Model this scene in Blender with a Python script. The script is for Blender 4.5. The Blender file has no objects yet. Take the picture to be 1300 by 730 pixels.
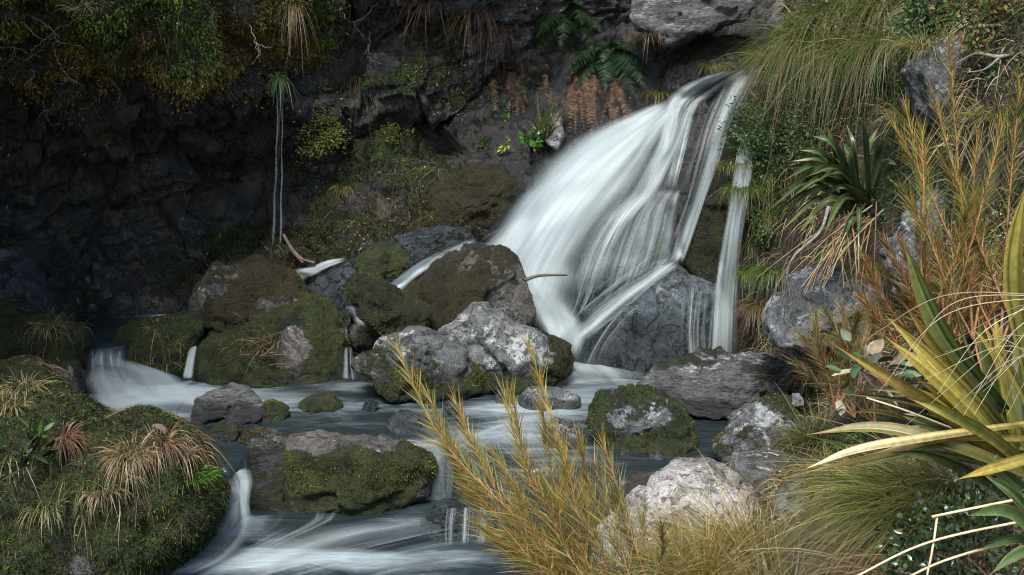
import bpy, bmesh, math, random
import numpy as np
from mathutils import Vector
from mathutils.bvhtree import BVHTree

# ------------------------------------------------------------------ camera, sky, sun, exposure
S = bpy.context.scene
COL = S.collection
R = math.radians
CAM_Z, PITCH, FPX = 2.6, R(12), 1444.0
cam_data = bpy.data.cameras.new("camera")
cam_data.lens, cam_data.sensor_width, cam_data.clip_start, cam_data.clip_end = 40.0, 36.0, 0.05, 500
cam = bpy.data.objects.new("camera", cam_data)
cam.location = (0, 0, CAM_Z)
cam.rotation_euler = (R(90) - PITCH, 0, 0)
COL.objects.link(cam)
S.camera = cam

SUN_DIR = Vector((-0.12, -0.58, 0.80)).normalized()      # towards the sun
sun_elev = math.asin(SUN_DIR.z)
sun_az = math.atan2(SUN_DIR.x, SUN_DIR.y)
W = bpy.data.worlds.new("World")
S.world = W
W.use_nodes = True
wn = W.node_tree.nodes
sky = wn.new("ShaderNodeTexSky")
sky.sky_type = 'NISHITA'
sky.sun_disc = False
sky.sun_elevation = sun_elev
sky.sun_rotation = sun_az
sky.air_density, sky.dust_density, sky.ozone_density = 1.0, 1.2, 1.0
W.node_tree.links.new(sky.outputs[0], wn["Background"].inputs[0])
wn["Background"].inputs[1].default_value = 0.125
sun_l = bpy.data.lights.new("sun", 'SUN')
sun_l.energy, sun_l.angle, sun_l.color = 2.7, R(22), (1.0, 0.96, 0.89)
sun = bpy.data.objects.new("sun", sun_l)
sun.rotation_euler = SUN_DIR.to_track_quat('Z', 'Y').to_euler()
COL.objects.link(sun)
vs = S.view_settings
vs.view_transform, vs.look, vs.exposure, vs.gamma, vs.use_curve_mapping = 'Standard', 'None', 1.5, 1.0, False
S.render.film_transparent = False
S.cycles.transparent_max_bounces = 24
S.cycles.max_bounces = 6
S.cycles.filter_width = 1.1

# ------------------------------------------------------------------ maths
rng = np.random.default_rng(7)
cP, sP = math.cos(PITCH), math.sin(PITCH)
CAM = np.array([0, 0, CAM_Z])


def rays(px, py):
    a = (np.asarray(px, float) - 650) / FPX
    b = (365 - np.asarray(py, float)) / FPX
    return np.stack([a, cP + b * sP, -sP + b * cP], -1)


def P(px, py, Y):
    d = rays(px, py)
    return CAM + d * (np.asarray(Y, float) / d[..., 1])[..., None]


def PZ(px, py, z):
    d = rays(px, py)
    return CAM + d * ((z - CAM_Z) / d[..., 2])[..., None]


def _hash(ix, iy, iz, seed):
    h = (ix * 374761393 + iy * 668265263 + iz * 2147483647 + seed * 974634777) & 0xFFFFFFFF
    h = ((h ^ (h >> 13)) * 1274126177) & 0xFFFFFFFF
    h = ((h ^ (h >> 16)) * 2246822519) & 0xFFFFFFFF
    return ((h ^ (h >> 15)) & 0xFFFFFF) / float(0xFFFFFF)


def vnoise(p, seed=0):
    p = np.asarray(p, float)
    i = np.floor(p).astype(np.int64)
    f = p - i
    u = f * f * f * (f * (f * 6 - 15) + 10)
    r = 0
    for dx in (0, 1):
        wx = u[:, 0] if dx else 1 - u[:, 0]
        for dy in (0, 1):
            wy = u[:, 1] if dy else 1 - u[:, 1]
            for dz in (0, 1):
                wz = u[:, 2] if dz else 1 - u[:, 2]
                r = r + wx * wy * wz * _hash(i[:, 0] + dx, i[:, 1] + dy, i[:, 2] + dz, seed)
    return r


_rot = np.array([[0.36, 0.48, -0.8], [-0.8, 0.6, 0.0], [0.48, 0.64, 0.6]])


def fbm(p, octv=5, seed=0, gain=0.5, ridge=False):
    r, a, t = 0, 1.0, 0
    q = np.asarray(p, float)
    for o in range(octv):
        n = vnoise(q, seed + o * 17)
        if ridge:
            n = 1 - np.abs(2 * n - 1)
        r = r + a * n
        t += a
        a *= gain
        q = (q @ _rot.T) * 2.03 + 11.3
    return r / t - 0.5


def worley(p, seed=0):
    """nearest and second nearest cell distance, and three numbers that belong to the nearest cell"""
    p = np.asarray(p, float)
    i = np.floor(p).astype(np.int64)
    d1 = np.full(len(p), 9.0)
    d2 = np.full(len(p), 9.0)
    rv = np.zeros((len(p), 3))
    for dx in (-1, 0, 1):
        for dy in (-1, 0, 1):
            for dz in (-1, 0, 1):
                c = i + np.array([dx, dy, dz])
                o = np.stack([_hash(c[:, 0], c[:, 1], c[:, 2], seed + k) for k in range(3)], 1)
                d = np.linalg.norm(c + o - p, axis=1)
                n = d < d1
                d2 = np.where(n, d1, np.minimum(d2, d))
                rv[n] = np.stack([_hash(c[n, 0], c[n, 1], c[n, 2], seed + 7 + k) for k in range(3)], 1) if n.any() else rv[n]
                d1 = np.where(n, d, d1)
    return d1, d2, rv


def blocks(p, seed, tilt=0.5):
    """height of broken rock: flat, tilted blocks parted by narrow clefts"""
    d1, d2, rv = worley(p, seed)
    return (rv[:, 0] - 0.5) - 0.55 * (1 - smooth(0.0, 0.10, d2 - d1)) + tilt * (rv[:, 1] - 0.5) * d1


def smooth(a, b, x):
    t = np.clip((x - a) / (b - a), 0, 1)
    return t * t * (3 - 2 * t)


class RBF:
    def __init__(self, pts, vals, c=0.0):
        self.p = np.asarray(pts, float)
        n = len(self.p)
        self.c = c
        K = self.k(self.p, self.p) + np.eye(n) * 1e-9
        A = np.zeros((n + 3, n + 3))
        A[:n, :n] = K
        A[:n, n] = 1
        A[:n, n + 1:] = self.p
        A[n, :n] = 1
        A[n + 1:, :n] = self.p.T
        self.w = np.linalg.solve(A, np.concatenate([np.asarray(vals, float), [0, 0, 0]]))

    def k(self, a, b):
        return -np.sqrt(((a[:, None] - b[None]) ** 2).sum(-1) + self.c ** 2)

    def __call__(self, q):
        q = np.asarray(q, float)
        n = len(self.p)
        out = np.empty(len(q))
        for s in range(0, len(q), 50000):
            e = q[s:s + 50000]
            out[s:s + 50000] = self.k(e, self.p) @ self.w[:n] + self.w[n] + e @ self.w[n + 1:]
        return out


# ------------------------------------------------------------------ mesh helpers
def mk(name, v, f, mat=None, parent=None, attrs=None, cols=None, uv=None, flat=False):
    v = np.ascontiguousarray(v, np.float32)
    f = np.ascontiguousarray(f, np.int32)
    me = bpy.data.meshes.new(name)
    k = f.shape[1]
    me.vertices.add(len(v))
    me.vertices.foreach_set("co", v.ravel())
    me.loops.add(f.size)
    me.loops.foreach_set("vertex_index", f.ravel())
    me.polygons.add(len(f))
    me.polygons.foreach_set("loop_start", np.arange(0, f.size, k, dtype=np.int32))
    me.update(calc_edges=True)
    if not flat:
        me.shade_smooth()
    for n, a in (attrs or {}).items():
        me.attributes.new(n, 'FLOAT', 'POINT').data.foreach_set("value", np.ascontiguousarray(a, np.float32))
    if cols is not None:
        c4 = np.concatenate([cols, np.ones((len(cols), 1))], 1).astype(np.float32)
        me.attributes.new("Col", 'FLOAT_COLOR', 'POINT').data.foreach_set("color", c4.ravel())
    if uv is not None:
        l = me.uv_layers.new(name="UVMap")
        l.data.foreach_set("uv", np.ascontiguousarray(uv[f.ravel()], np.float32).ravel())
    if mat:
        me.materials.append(mat)
    o = bpy.data.objects.new(name, me)
    COL.objects.link(o)
    if parent:
        o.parent = parent
    return o


def tag(o, label=None, cat=None, group=None, kind=None):
    if label:
        o["label"] = label
    if cat:
        o["category"] = cat
    if group:
        o["group"] = group
    if kind:
        o["kind"] = kind
    return o


def empty(name, loc, label, cat, group=None):
    o = bpy.data.objects.new(name, None)
    o.empty_display_size = 0.1
    COL.objects.link(o)
    o.location = [float(c) for c in loc]
    o.matrix_world.translation = o.location
    return tag(o, label, cat, group)


def part(name, v, f, mat, parent, **kw):
    """a mesh given in world coordinates, hung under a thing whose origin may be elsewhere"""
    off = np.array(parent.location) if parent else 0
    return mk(name, v - off, f, mat, parent, **kw)


def vnormals(v, f):
    n = np.zeros_like(v)
    a, b, c = v[f[:, 0]], v[f[:, 1]], v[f[:, 2]]
    fn = np.cross(b - a, c - a)
    for i in range(f.shape[1]):
        for k in range(3):
            n[:, k] += np.bincount(f[:, i], fn[:, k], minlength=len(v))
    return n / (np.linalg.norm(n, axis=1, keepdims=True) + 1e-12)


def gridf(nu, nv):
    i = np.arange(nu - 1)[None, :] + (np.arange(nv - 1) * nu)[:, None]
    i = i.ravel()
    return np.stack([i, i + 1, i + nu + 1, i + nu], 1)


def nrm(a):
    return a / (np.linalg.norm(a, axis=-1, keepdims=True) + 1e-12)


# ------------------------------------------------------------------ materials
class NT:
    def __init__(self, name):
        self.m = bpy.data.materials.new(name)
        self.m.use_nodes = True
        self.t = self.m.node_tree
        self.t.nodes.clear()

    def n(self, typ, **kw):
        o = self.t.nodes.new("ShaderNode" + typ)
        for k, v in kw.items():
            if k in o.inputs.keys():
                self.set(o.inputs[k], v)
            else:
                setattr(o, k, v)
        return o

    def set(self, s, v):
        if isinstance(v, bpy.types.NodeSocket):
            self.t.links.new(v, s)
        else:
            if isinstance(v, tuple) and len(v) == 3 and s.type == 'RGBA':
                v = (*v, 1)
            s.default_value = v

    def noise(self, vec, scale, detail=6, rough=0.6, dist=0.0):
        o = self.n("TexNoise")
        self.set(o.inputs["Vector"], vec)
        o.inputs["Scale"].default_value = scale
        o.inputs["Detail"].default_value = detail
        o.inputs["Roughness"].default_value = rough
        o.inputs["Distortion"].default_value = dist
        return o.outputs["Fac"]

    def ramp(self, fac, stops):
        o = self.n("ValToRGB")
        self.set(o.inputs[0], fac)
        e = o.color_ramp.elements
        while len(e) < len(stops):
            e.new(0.5)
        for el, (p, c) in zip(e, stops):
            el.position = p
            el.color = (*c, 1) if len(c) == 3 else c
        return o.outputs[0]

    def step(self, x, a, b):
        o = self.n("MapRange", interpolation_type='SMOOTHSTEP')
        self.set(o.inputs[0], x)
        o.inputs[1].default_value, o.inputs[2].default_value = a, b
        return o.outputs[0]

    def math(self, op, a, b=None, clamp=False):
        o = self.n("Math", operation=op, use_clamp=clamp)
        self.set(o.inputs[0], a)
        if b is not None:
            self.set(o.inputs[1], b)
        return o.outputs[0]

    def mix(self, f, a, b, mode='MIX'):
        o = self.n("MixRGB", blend_type=mode)
        self.set(o.inputs[0], f)
        self.set(o.inputs[1], a)
        self.set(o.inputs[2], b)
        return o.outputs[0]

    def attr(self, name):
        return self.n("Attribute", attribute_name=name)

    def out(self, sh):
        o = self.n("OutputMaterial")
        self.t.links.new(sh, o.inputs[0])
        return self.m


def rock_material(name, dark, light, lichen=0.5, lich_col=(0.52, 0.54, 0.54), moss_cols=None, warm=0.3, stretch=(1, 1, 1), gloss=0.75):
    k = NT(name)
    geo = k.n("NewGeometry").outputs["Position"]
    mp = k.n("Mapping")
    k.set(mp.inputs[0], geo)
    mp.inputs["Scale"].default_value = stretch
    mp.inputs["Rotation"].default_value = (R(12), R(-24), 0) if stretch[2] > 1 else (0, 0, 0)
    v = mp.outputs[0]
    n1 = k.noise(v, 2.6, 8, 0.65, 0.3)
    n2 = k.noise(v, 13, 10, 0.78)
    n3 = k.noise(v, 60, 5, 0.75)
    c = k.ramp(n1, [(0.3, dark), (0.62, light)])
    c = k.mix(0.75, c, k.ramp(n2, [(0.36, (0.2, 0.2, 0.2)), (0.64, (1.6, 1.6, 1.6))]), 'MULTIPLY')
    c = k.mix(0.55, c, k.ramp(n3, [(0.36, (0.25, 0.25, 0.25)), (0.64, (1.6, 1.6, 1.6))]), 'MULTIPLY')
    if warm:
        c = k.mix(k.math('MULTIPLY', k.step(k.noise(v, 5.2, 5, 0.6, 0.6), 0.5, 0.68), warm), c, (0.120, 0.088, 0.050))
    # hairline seams
    sm_ = k.noise(v, 3.3, 6, 0.6, 1.2)
    crack = k.step(k.math('ABSOLUTE', k.math('SUBTRACT', sm_, 0.5)), 0.0, 0.018)
    c = k.mix(k.math('MULTIPLY', k.math('SUBTRACT', 1.0, crack), 0.6), c, (0.012, 0.012, 0.012))
    # lichen: pale crusts with ragged outlines, plus small black spots
    if lichen:
        l1 = k.noise(v, 7.5, 9, 0.72, 0.5)
        l2 = k.noise(v, 2.0, 3, 0.5)
        ls = k.math('ADD', l1, k.math('MULTIPLY', k.math('SUBTRACT', l2, 0.5), 0.5))
        lm = k.step(ls, 0.68 - 0.20 * lichen, 0.71 - 0.20 * lichen)
        up = k.step(k.n("SeparateXYZ", Vector=k.n("NewGeometry").outputs["Normal"]).outputs[2], -0.3, 0.5)
        lm = k.math('MULTIPLY', lm, up)
        lc = k.mix(k.step(n3, 0.35, 0.6), tuple(x * 0.55 for x in lich_col), lich_col)
        c = k.mix(k.math('MULTIPLY', lm, k.math('SUBTRACT', 1.0, k.attr("wet").outputs["Fac"])), c, lc)
        sp = k.step(k.noise(v, 24, 4, 0.6), 0.60, 0.65)
        c = k.mix(k.math('MULTIPLY', sp, 0.8), c, (0.018, 0.019, 0.018))
    # wet
    wet = k.attr("wet").outputs["Fac"]
    c = k.mix(k.math('MULTIPLY', wet, 0.62), c, (0.010, 0.012, 0.013))
    # moss
    mc = moss_cols or [(0.007, 0.011, 0.004), (0.020, 0.028, 0.006), (0.042, 0.058, 0.009), (0.038, 0.029, 0.010)]
    mossc = k.ramp(k.noise(v, 6.0, 8, 0.75), [(0.36, mc[0]), (0.45, mc[1]), (0.56, mc[2]), (0.64, mc[3])])
    mossc = k.mix(0.8, mossc, k.ramp(k.noise(v, 120, 3, 0.7), [(0.3, (0.25, 0.25, 0.25)), (0.65, (1.5, 1.5, 1.4))]), 'MULTIPLY')
    mm = k.math('ADD', k.attr("moss").outputs["Fac"], k.math('MULTIPLY', k.math('SUBTRACT', k.noise(v, 20, 6, 0.7), 0.5), 0.9))
    mm = k.step(mm, 0.42, 0.58)
    c = k.mix(mm, c, mossc)
    rough = k.math('SUBTRACT', gloss, k.math('MULTIPLY', wet, 0.42))
    rough = k.math('MAXIMUM', rough, k.math('MULTIPLY', mm, 0.95))
    h = k.math('ADD', k.math('MULTIPLY', n2, 0.6), k.math('MULTIPLY', n3, 0.25))
    h = k.math('ADD', h, k.math('MULTIPLY', crack, 0.25))
    h = k.math('ADD', h, k.math('MULTIPLY', k.math('ADD', k.math('MULTIPLY', k.noise(v, 95, 3, 0.7), 0.9), k.noise(v, 32, 4, 0.7)), mm))
    bp = k.n("Bump", Strength=1.0, Distance=0.06, Height=h)
    pb = k.n("BsdfPrincipled")
    k.set(pb.inputs["Base Color"], c)
    k.set(pb.inputs["Roughness"], rough)
    k.set(pb.inputs["Normal"], bp.outputs[0])
    pb.inputs["Specular IOR Level"].default_value = 0.4
    return k.out(pb.outputs[0])


def leaf_material(name, rough=0.5, trans=0.35, spec=0.35, spots=0.0):
    k = NT(name)
    col = k.attr("Col").outputs["Color"]
    geo = k.n("NewGeometry").outputs["Position"]
    col = k.mix(0.6, col, k.ramp(k.noise(geo, 40, 3, 0.6), [(0.3, (0.55, 0.55, 0.55)), (0.7, (1.4, 1.4, 1.4))]), 'MULTIPLY')
    if spots:
        s = k.step(k.noise(geo, 55, 5, 0.65), 0.63, 0.68)
        col = k.mix(k.math('MULTIPLY', s, spots), col, (0.10, 0.035, 0.012))
    pb = k.n("BsdfPrincipled")
    k.set(pb.inputs["Base Color"], col)
    pb.inputs["Roughness"].default_value = rough
    pb.inputs["Specular IOR Level"].default_value = spec
    tr = k.n("BsdfTranslucent")
    k.set(tr.inputs[0], col)
    mx = k.n("MixShader")
    mx.inputs[0].default_value = trans
    k.t.links.new(pb.outputs[0], mx.inputs[1])
    k.t.links.new(tr.outputs[0], mx.inputs[2])
    return k.out(mx.outputs[0])


def water_material(name, deep=(0.013, 0.020, 0.023), foam=(0.27, 0.325, 0.345)):
    k = NT(name)
    geo = k.n("NewGeometry").outputs["Position"]
    mp = k.n("Mapping")
    k.set(mp.inputs[0], geo)
    mp.inputs["Scale"].default_value = (0.8, 2.6, 1)
    mp.inputs["Rotation"].default_value = (0, 0, R(-12))
    n1 = k.noise(mp.outputs[0], 2.2, 6, 0.55, 0.8)
    n2 = k.noise(mp.outputs[0], 6.0, 6, 0.6, 1.0)
    fm = k.attr("foam").outputs["Fac"]
    f = k.math('ADD', fm, k.math('MULTIPLY', k.math('SUBTRACT', n1, 0.5), 1.1))
    f = k.math('ADD', f, k.math('MULTIPLY', k.math('SUBTRACT', n2, 0.5), 0.5))
    f = k.step(f, 0.05, 1.15)
    c = k.mix(f, deep, foam)
    n3 = k.noise(geo, 4.0, 4, 0.6)
    c = k.mix(k.math('MULTIPLY', k.step(n3, 0.5, 0.75), k.math('SUBTRACT', 0.35, k.math('MULTIPLY', f, 0.35))), c, (0.055, 0.045, 0.03))
    bp = k.n("Bump", Strength=0.5, Distance=0.06, Height=k.math('ADD', n1, k.math('MULTIPLY', n2, 0.4)))
    pb = k.n("BsdfPrincipled")
    k.set(pb.inputs["Base Color"], c)
    k.set(pb.inputs["Roughness"], k.math('ADD', 0.16, k.math('MULTIPLY', f, 0.6)))
    pb.inputs["IOR"].default_value = 1.33
    k.set(pb.inputs["Normal"], bp.outputs[0])
    return k.out(pb.outputs[0])


def veil_material(name, su, sv, lo, hi, base=0.0, col=(0.40, 0.46, 0.47), fine=0.35, warp=0.0):
    """silky falling water: white strands that run along v, clear between them"""
    k = NT(name)
    uv = k.n("UVMap").outputs[0]
    mp = k.n("Mapping")
    k.set(mp.inputs[0], uv)
    mp.inputs["Scale"].default_value = (su, sv, 1)
    n1 = k.noise(mp.outputs[0], 1.0, 3, 0.6, warp)
    mp2 = k.n("Mapping")
    k.set(mp2.inputs[0], uv)
    mp2.inputs["Scale"].default_value = (su * 5.1, sv * 1.6, 1)
    mp2.inputs["Location"].default_value = (3.7, 1.1, 0)
    n2 = k.noise(mp2.outputs[0], 1.0, 4, 0.65, warp)
    s = k.math('ADD', n1, k.math('MULTIPLY', k.math('SUBTRACT', n2, 0.5), fine))
    a = k.step(s, lo, hi)
    a = k.math('ADD', a, base, clamp=True)
    fade = k.attr("fade").outputs["Fac"]
    # thin edges break into strands instead of fading evenly
    a = k.math('MULTIPLY', a, k.step(k.math('ADD', fade, k.math('MULTIPLY', k.math('SUBTRACT', n2, 0.5), 0.35)), 0.0, 0.95))
    df = k.n("BsdfPrincipled")
    df.inputs["Base Color"].default_value = (*col, 1)
    df.inputs["Roughness"].default_value = 0.55
    df.inputs["Specular IOR Level"].default_value = 0.3
    tl = k.n("BsdfTranslucent")
    tl.inputs[0].default_value = (*col, 1)
    m1 = k.n("MixShader")
    m1.inputs[0].default_value = 0.25
    k.t.links.new(df.outputs[0], m1.inputs[1])
    k.t.links.new(tl.outputs[0], m1.inputs[2])
    tp = k.n("BsdfTransparent")
    m2 = k.n("MixShader")
    k.set(m2.inputs[0], a)
    k.t.links.new(tp.outputs[0], m2.inputs[1])
    k.t.links.new(m1.outputs[0], m2.inputs[2])
    return k.out(m2.outputs[0])


def wood_material(name, dark, light):
    k = NT(name)
    geo = k.n("NewGeometry").outputs["Position"]
    c = k.ramp(k.noise(geo, 30, 6, 0.7, 0.5), [(0.3, dark), (0.7, light)])
    pb = k.n("BsdfPrincipled")
    k.set(pb.inputs["Base Color"], c)
    pb.inputs["Roughness"].default_value = 0.8
    k.set(pb.inputs["Normal"], k.n("Bump", Strength=0.6, Distance=0.01, Height=k.noise(geo, 60, 4, 0.7)).outputs[0])
    return k.out(pb.outputs[0])


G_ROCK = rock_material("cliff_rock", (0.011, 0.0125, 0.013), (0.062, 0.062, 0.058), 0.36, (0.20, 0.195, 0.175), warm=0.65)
M_MOSSY = rock_material("mossy_rock", (0.030, 0.031, 0.029), (0.125, 0.118, 0.108), 0.34, (0.34, 0.33, 0.30), warm=0.35)
BROWN_MOSS = [(0.007, 0.007, 0.004), (0.022, 0.019, 0.007), (0.036, 0.033, 0.010), (0.040, 0.024, 0.010)]
DARK_MOSS = [(0.005, 0.007, 0.003), (0.013, 0.016, 0.005), (0.024, 0.030, 0.007), (0.030, 0.024, 0.009)]
M_BROWNMOSS = rock_material("brown_moss_rock", (0.026, 0.027, 0.026), (0.11, 0.104, 0.096), 0.30, (0.34, 0.33, 0.30), BROWN_MOSS, warm=0.35)
M_DARKMOSS = rock_material("dark_moss_rock", (0.022, 0.024, 0.023), (0.095, 0.092, 0.086), 0.28, (0.32, 0.32, 0.30), DARK_MOSS, warm=0.3)
M_LICHEN = rock_material("lichen_rock", (0.045, 0.049, 0.050), (0.165, 0.174, 0.174), 0.55, (0.36, 0.38, 0.38), warm=0.16)
M_DARKLICHEN = rock_material("dark_lichen_rock", (0.024, 0.028, 0.029), (0.095, 0.102, 0.102), 0.50, (0.38, 0.40, 0.395), warm=0.18)
M_WET = rock_material("wet_rock", (0.018, 0.025, 0.031), (0.085, 0.106, 0.120), 0.12, (0.3, 0.3, 0.3), warm=0.06, gloss=0.5)
M_SLATE = rock_material("slate_rock", (0.034, 0.036, 0.036), (0.150, 0.156, 0.154), 0.3, (0.40, 0.41, 0.40), warm=0.12, stretch=(1.1, 1.1, 6.0))
M_PALE = rock_material("pale_rock", (0.13, 0.125, 0.115), (0.38, 0.365, 0.34), 0.7, (0.52, 0.51, 0.485), warm=0.10)
M_SOIL = rock_material("bank_soil", (0.018, 0.014, 0.010), (0.07, 0.055, 0.04), 0.1, (0.3, 0.28, 0.25), warm=0.3)
M_LEAF = leaf_material("soft_leaf")
M_MOSS = leaf_material("moss_leaf", 0.8, 0.25, 0.15)
M_GRASS = leaf_material("grass_blade", 0.45, 0.35, 0.4)
M_FLAX = leaf_material("flax_leaf", 0.38, 0.22, 0.5, 0.6)
M_GLOSS = leaf_material("glossy_leaf", 0.3, 0.2, 0.5)
M_POOL = water_material("stream_water")
M_TWIG = wood_material("grey_twig", (0.06, 0.055, 0.05), (0.24, 0.22, 0.20))
M_BROWN = wood_material("brown_twig", (0.03, 0.021, 0.016), (0.14, 0.10, 0.075))
M_STEM = wood_material("orange_stem", (0.14, 0.06, 0.03), (0.34, 0.18, 0.08))

# ------------------------------------------------------------------ shape builders
_ico = {}


def ico(n):
    if n not in _ico:
        bm = bmesh.new()
        bmesh.ops.create_icosphere(bm, subdivisions=n, radius=1)
        bm.verts.ensure_lookup_table()
        v = np.array([x.co for x in bm.verts])
        f = np.array([[x.index for x in q.verts] for q in bm.faces])
        bm.free()
        _ico[n] = (v, f)
    return _ico[n]


BY_SEED = {}
FALLROCK = []    # the rocks the fall itself runs over
SOLID = []       # (verts, faces) that plants and falling water rest on


def solid(v, f):
    if f.shape[1] == 4:
        f = np.concatenate([f[:, [0, 1, 2]], f[:, [0, 2, 3]]])
    SOLID.append((v, f))


def scatter(v, f, w, n, r=rng):
    """n random points on triangles, chosen by area times vertex weight; returns points and triangle normals"""
    if f.shape[1] == 4:
        f = np.concatenate([f[:, [0, 1, 2]], f[:, [0, 2, 3]]])
    a, b, c = v[f[:, 0]], v[f[:, 1]], v[f[:, 2]]
    nn = np.cross(b - a, c - a)
    ar = np.linalg.norm(nn, axis=1)
    pr = ar * w[f].mean(1)
    if pr.sum() <= 0:
        return np.zeros((0, 3)), np.zeros((0, 3))
    i = r.choice(len(f), n, p=pr / pr.sum())
    s, t = np.sqrt(r.random(n)), r.random(n)
    q = a[i] * (1 - s)[:, None] + b[i] * (s * (1 - t))[:, None] + c[i] * (s * t)[:, None]
    return q, nn[i] / (ar[i][:, None] + 1e-12)


def pal(colours, n, r=rng, jit=0.25, bright=None):
    c = np.array(colours)[r.integers(0, len(colours), n)]
    return c * (1 + jit * (r.random((n, 1)) * 2 - 1)) * (1 + 0.12 * (r.random((n, 3)) * 2 - 1))


def blade_arrays(root, d, L, Wd, droop, c0, c1, segs=3, profile='grass', side=None, fold=0.0, curl=None, r=rng):
    """N bent strips. droop bends each towards the ground; curl (N,3) adds a sideways bend."""
    N = len(root)
    d = nrm(d)
    t = np.linspace(0, 1, segs + 1)
    g = np.array([0, 0, -1.0])
    pos = root[:, None] + d[:, None] * (t[None, :, None] * L[:, None, None]) + g * (droop * L)[:, None, None] * (t ** 2)[None, :, None]
    if curl is not None:
        pos = pos + curl[:, None] * (t ** 2)[None, :, None] * L[:, None, None]
    # keep the length roughly constant under droop
    if side is None:
        side = np.cross(d, r.normal(size=(N, 3)))
    side = nrm(side)
    if profile == 'grass':
        w = np.clip(1.0 - t ** 1.6, 0.04, 1)
    elif profile == 'sword':
        w = np.clip((0.55 + 0.45 * np.sin(np.pi * np.clip(t * 1.25, 0, 1))) * (1 - t ** 5), 0.02, 1)
    elif profile == 'oval':
        w = np.clip(np.sin(np.pi * (0.04 + 0.95 * t) ** 0.85), 0.06, 1)
    else:
        w = np.ones_like(t)
    off = side[:, None] * (w[None, :, None] * Wd[:, None, None] * 0.5)
    ct = c0[:, None] * (1 - t)[None, :, None] + c1[:, None] * t[None, :, None]
    if fold:
        tan = np.gradient(pos, axis=1)
        up = nrm(np.cross(off, tan))
        cen = pos - up * (w[None, :, None] * Wd[:, None, None] * 0.5 * fold)
        vv = np.stack([pos - off, cen, pos + off], 2)
        k = 3
    else:
        vv = np.stack([pos - off, pos + off], 2)
        k = 2
    cc = np.repeat(ct[:, :, None], k, 2)
    base = (np.arange(N) * (segs + 1) * k)[:, None, None]
    ii = (np.arange(segs) * k)[None, :, None] + np.arange(k - 1)[None, None, :]
    q = (base + ii).ravel()
    f = np.stack([q, q + 1, q + k + 1, q + k], 1)
    return vv.reshape(-1, 3), f, cc.reshape(-1, 3)


class Acc:
    def __init__(self):
        self.v, self.f, self.c, self.n = [], [], [], 0

    def add(self, v, f, c):
        self.v.append(v)
        self.f.append(f + self.n)
        self.c.append(c)
        self.n += len(v)

    def blades(self, *a, **k):
        self.add(*blade_arrays(*a, **k))

    def build(self, name, mat, parent=None, origin=None):
        v = np.concatenate(self.v)
        f = np.concatenate(self.f)
        c = np.concatenate(self.c)
        if parent is not None:
            return part(name, v, f, mat, parent, cols=c)
        if origin is not None:
            o = mk(name, v - origin, f, mat, None, cols=c)
            o.location = [float(x) for x in origin]
            return o
        return mk(name, v, f, mat, None, cols=c)


def catmull(pts, n):
    p = np.asarray(pts, float)
    p = np.concatenate([[2 * p[0] - p[1]], p, [2 * p[-1] - p[-2]]])
    m = len(p) - 3
    s = np.linspace(0, m - 1e-6, n)
    i = s.astype(int)
    t = (s - i)[:, None]
    a, b, c, d = p[i], p[i + 1], p[i + 2], p[i + 3]
    return 0.5 * (2 * b + (c - a) * t + (2 * a - 5 * b + 4 * c - d) * t ** 2 + (3 * b - a - 3 * c + d) * t ** 3)


def tube(pts, r0, r1, n=None, sides=6, wob=0.0, r=rng):
    c = catmull(pts, n or max(6, len(pts) * 5))
    if wob:
        c = c + r.normal(size=c.shape) * wob
    tan = nrm(np.gradient(c, axis=0))
    u = nrm(np.cross(tan, np.array([0.3, 0.2, 1.0])))
    w = np.cross(tan, u)
    rad = np.linspace(r0, r1, len(c))
    a = np.linspace(0, 2 * np.pi, sides, endpoint=False)
    ring = c[:, None] + (u[:, None] * np.cos(a)[None, :, None] + w[:, None] * np.sin(a)[None, :, None]) * rad[:, None, None]
    i = np.arange(len(c) - 1)[:, None] * sides
    j = np.arange(sides)[None]
    j2 = (j + 1) % sides
    f = np.stack([(i + j).ravel(), (i + j2).ravel(), (i + sides + j2).ravel(), (i + sides + j).ravel()], 1)
    return ring.reshape(-1, 3), f


MOSS_OLIVE = [(0.034, 0.046, 0.007), (0.050, 0.068, 0.010), (0.020, 0.031, 0.006), (0.046, 0.036, 0.012), (0.082, 0.094, 0.018)]
MOSS_GREEN = [(0.020, 0.055, 0.005), (0.036, 0.095, 0.007), (0.014, 0.032, 0.005), (0.060, 0.125, 0.010)]
MOSS_BROWN = [(0.046, 0.031, 0.015), (0.030, 0.023, 0.010), (0.036, 0.034, 0.011), (0.062, 0.042, 0.02)]
MOSS_DARK = [(0.013, 0.015, 0.007), (0.021, 0.023, 0.008), (0.009, 0.011, 0.006), (0.028, 0.023, 0.011)]


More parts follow.
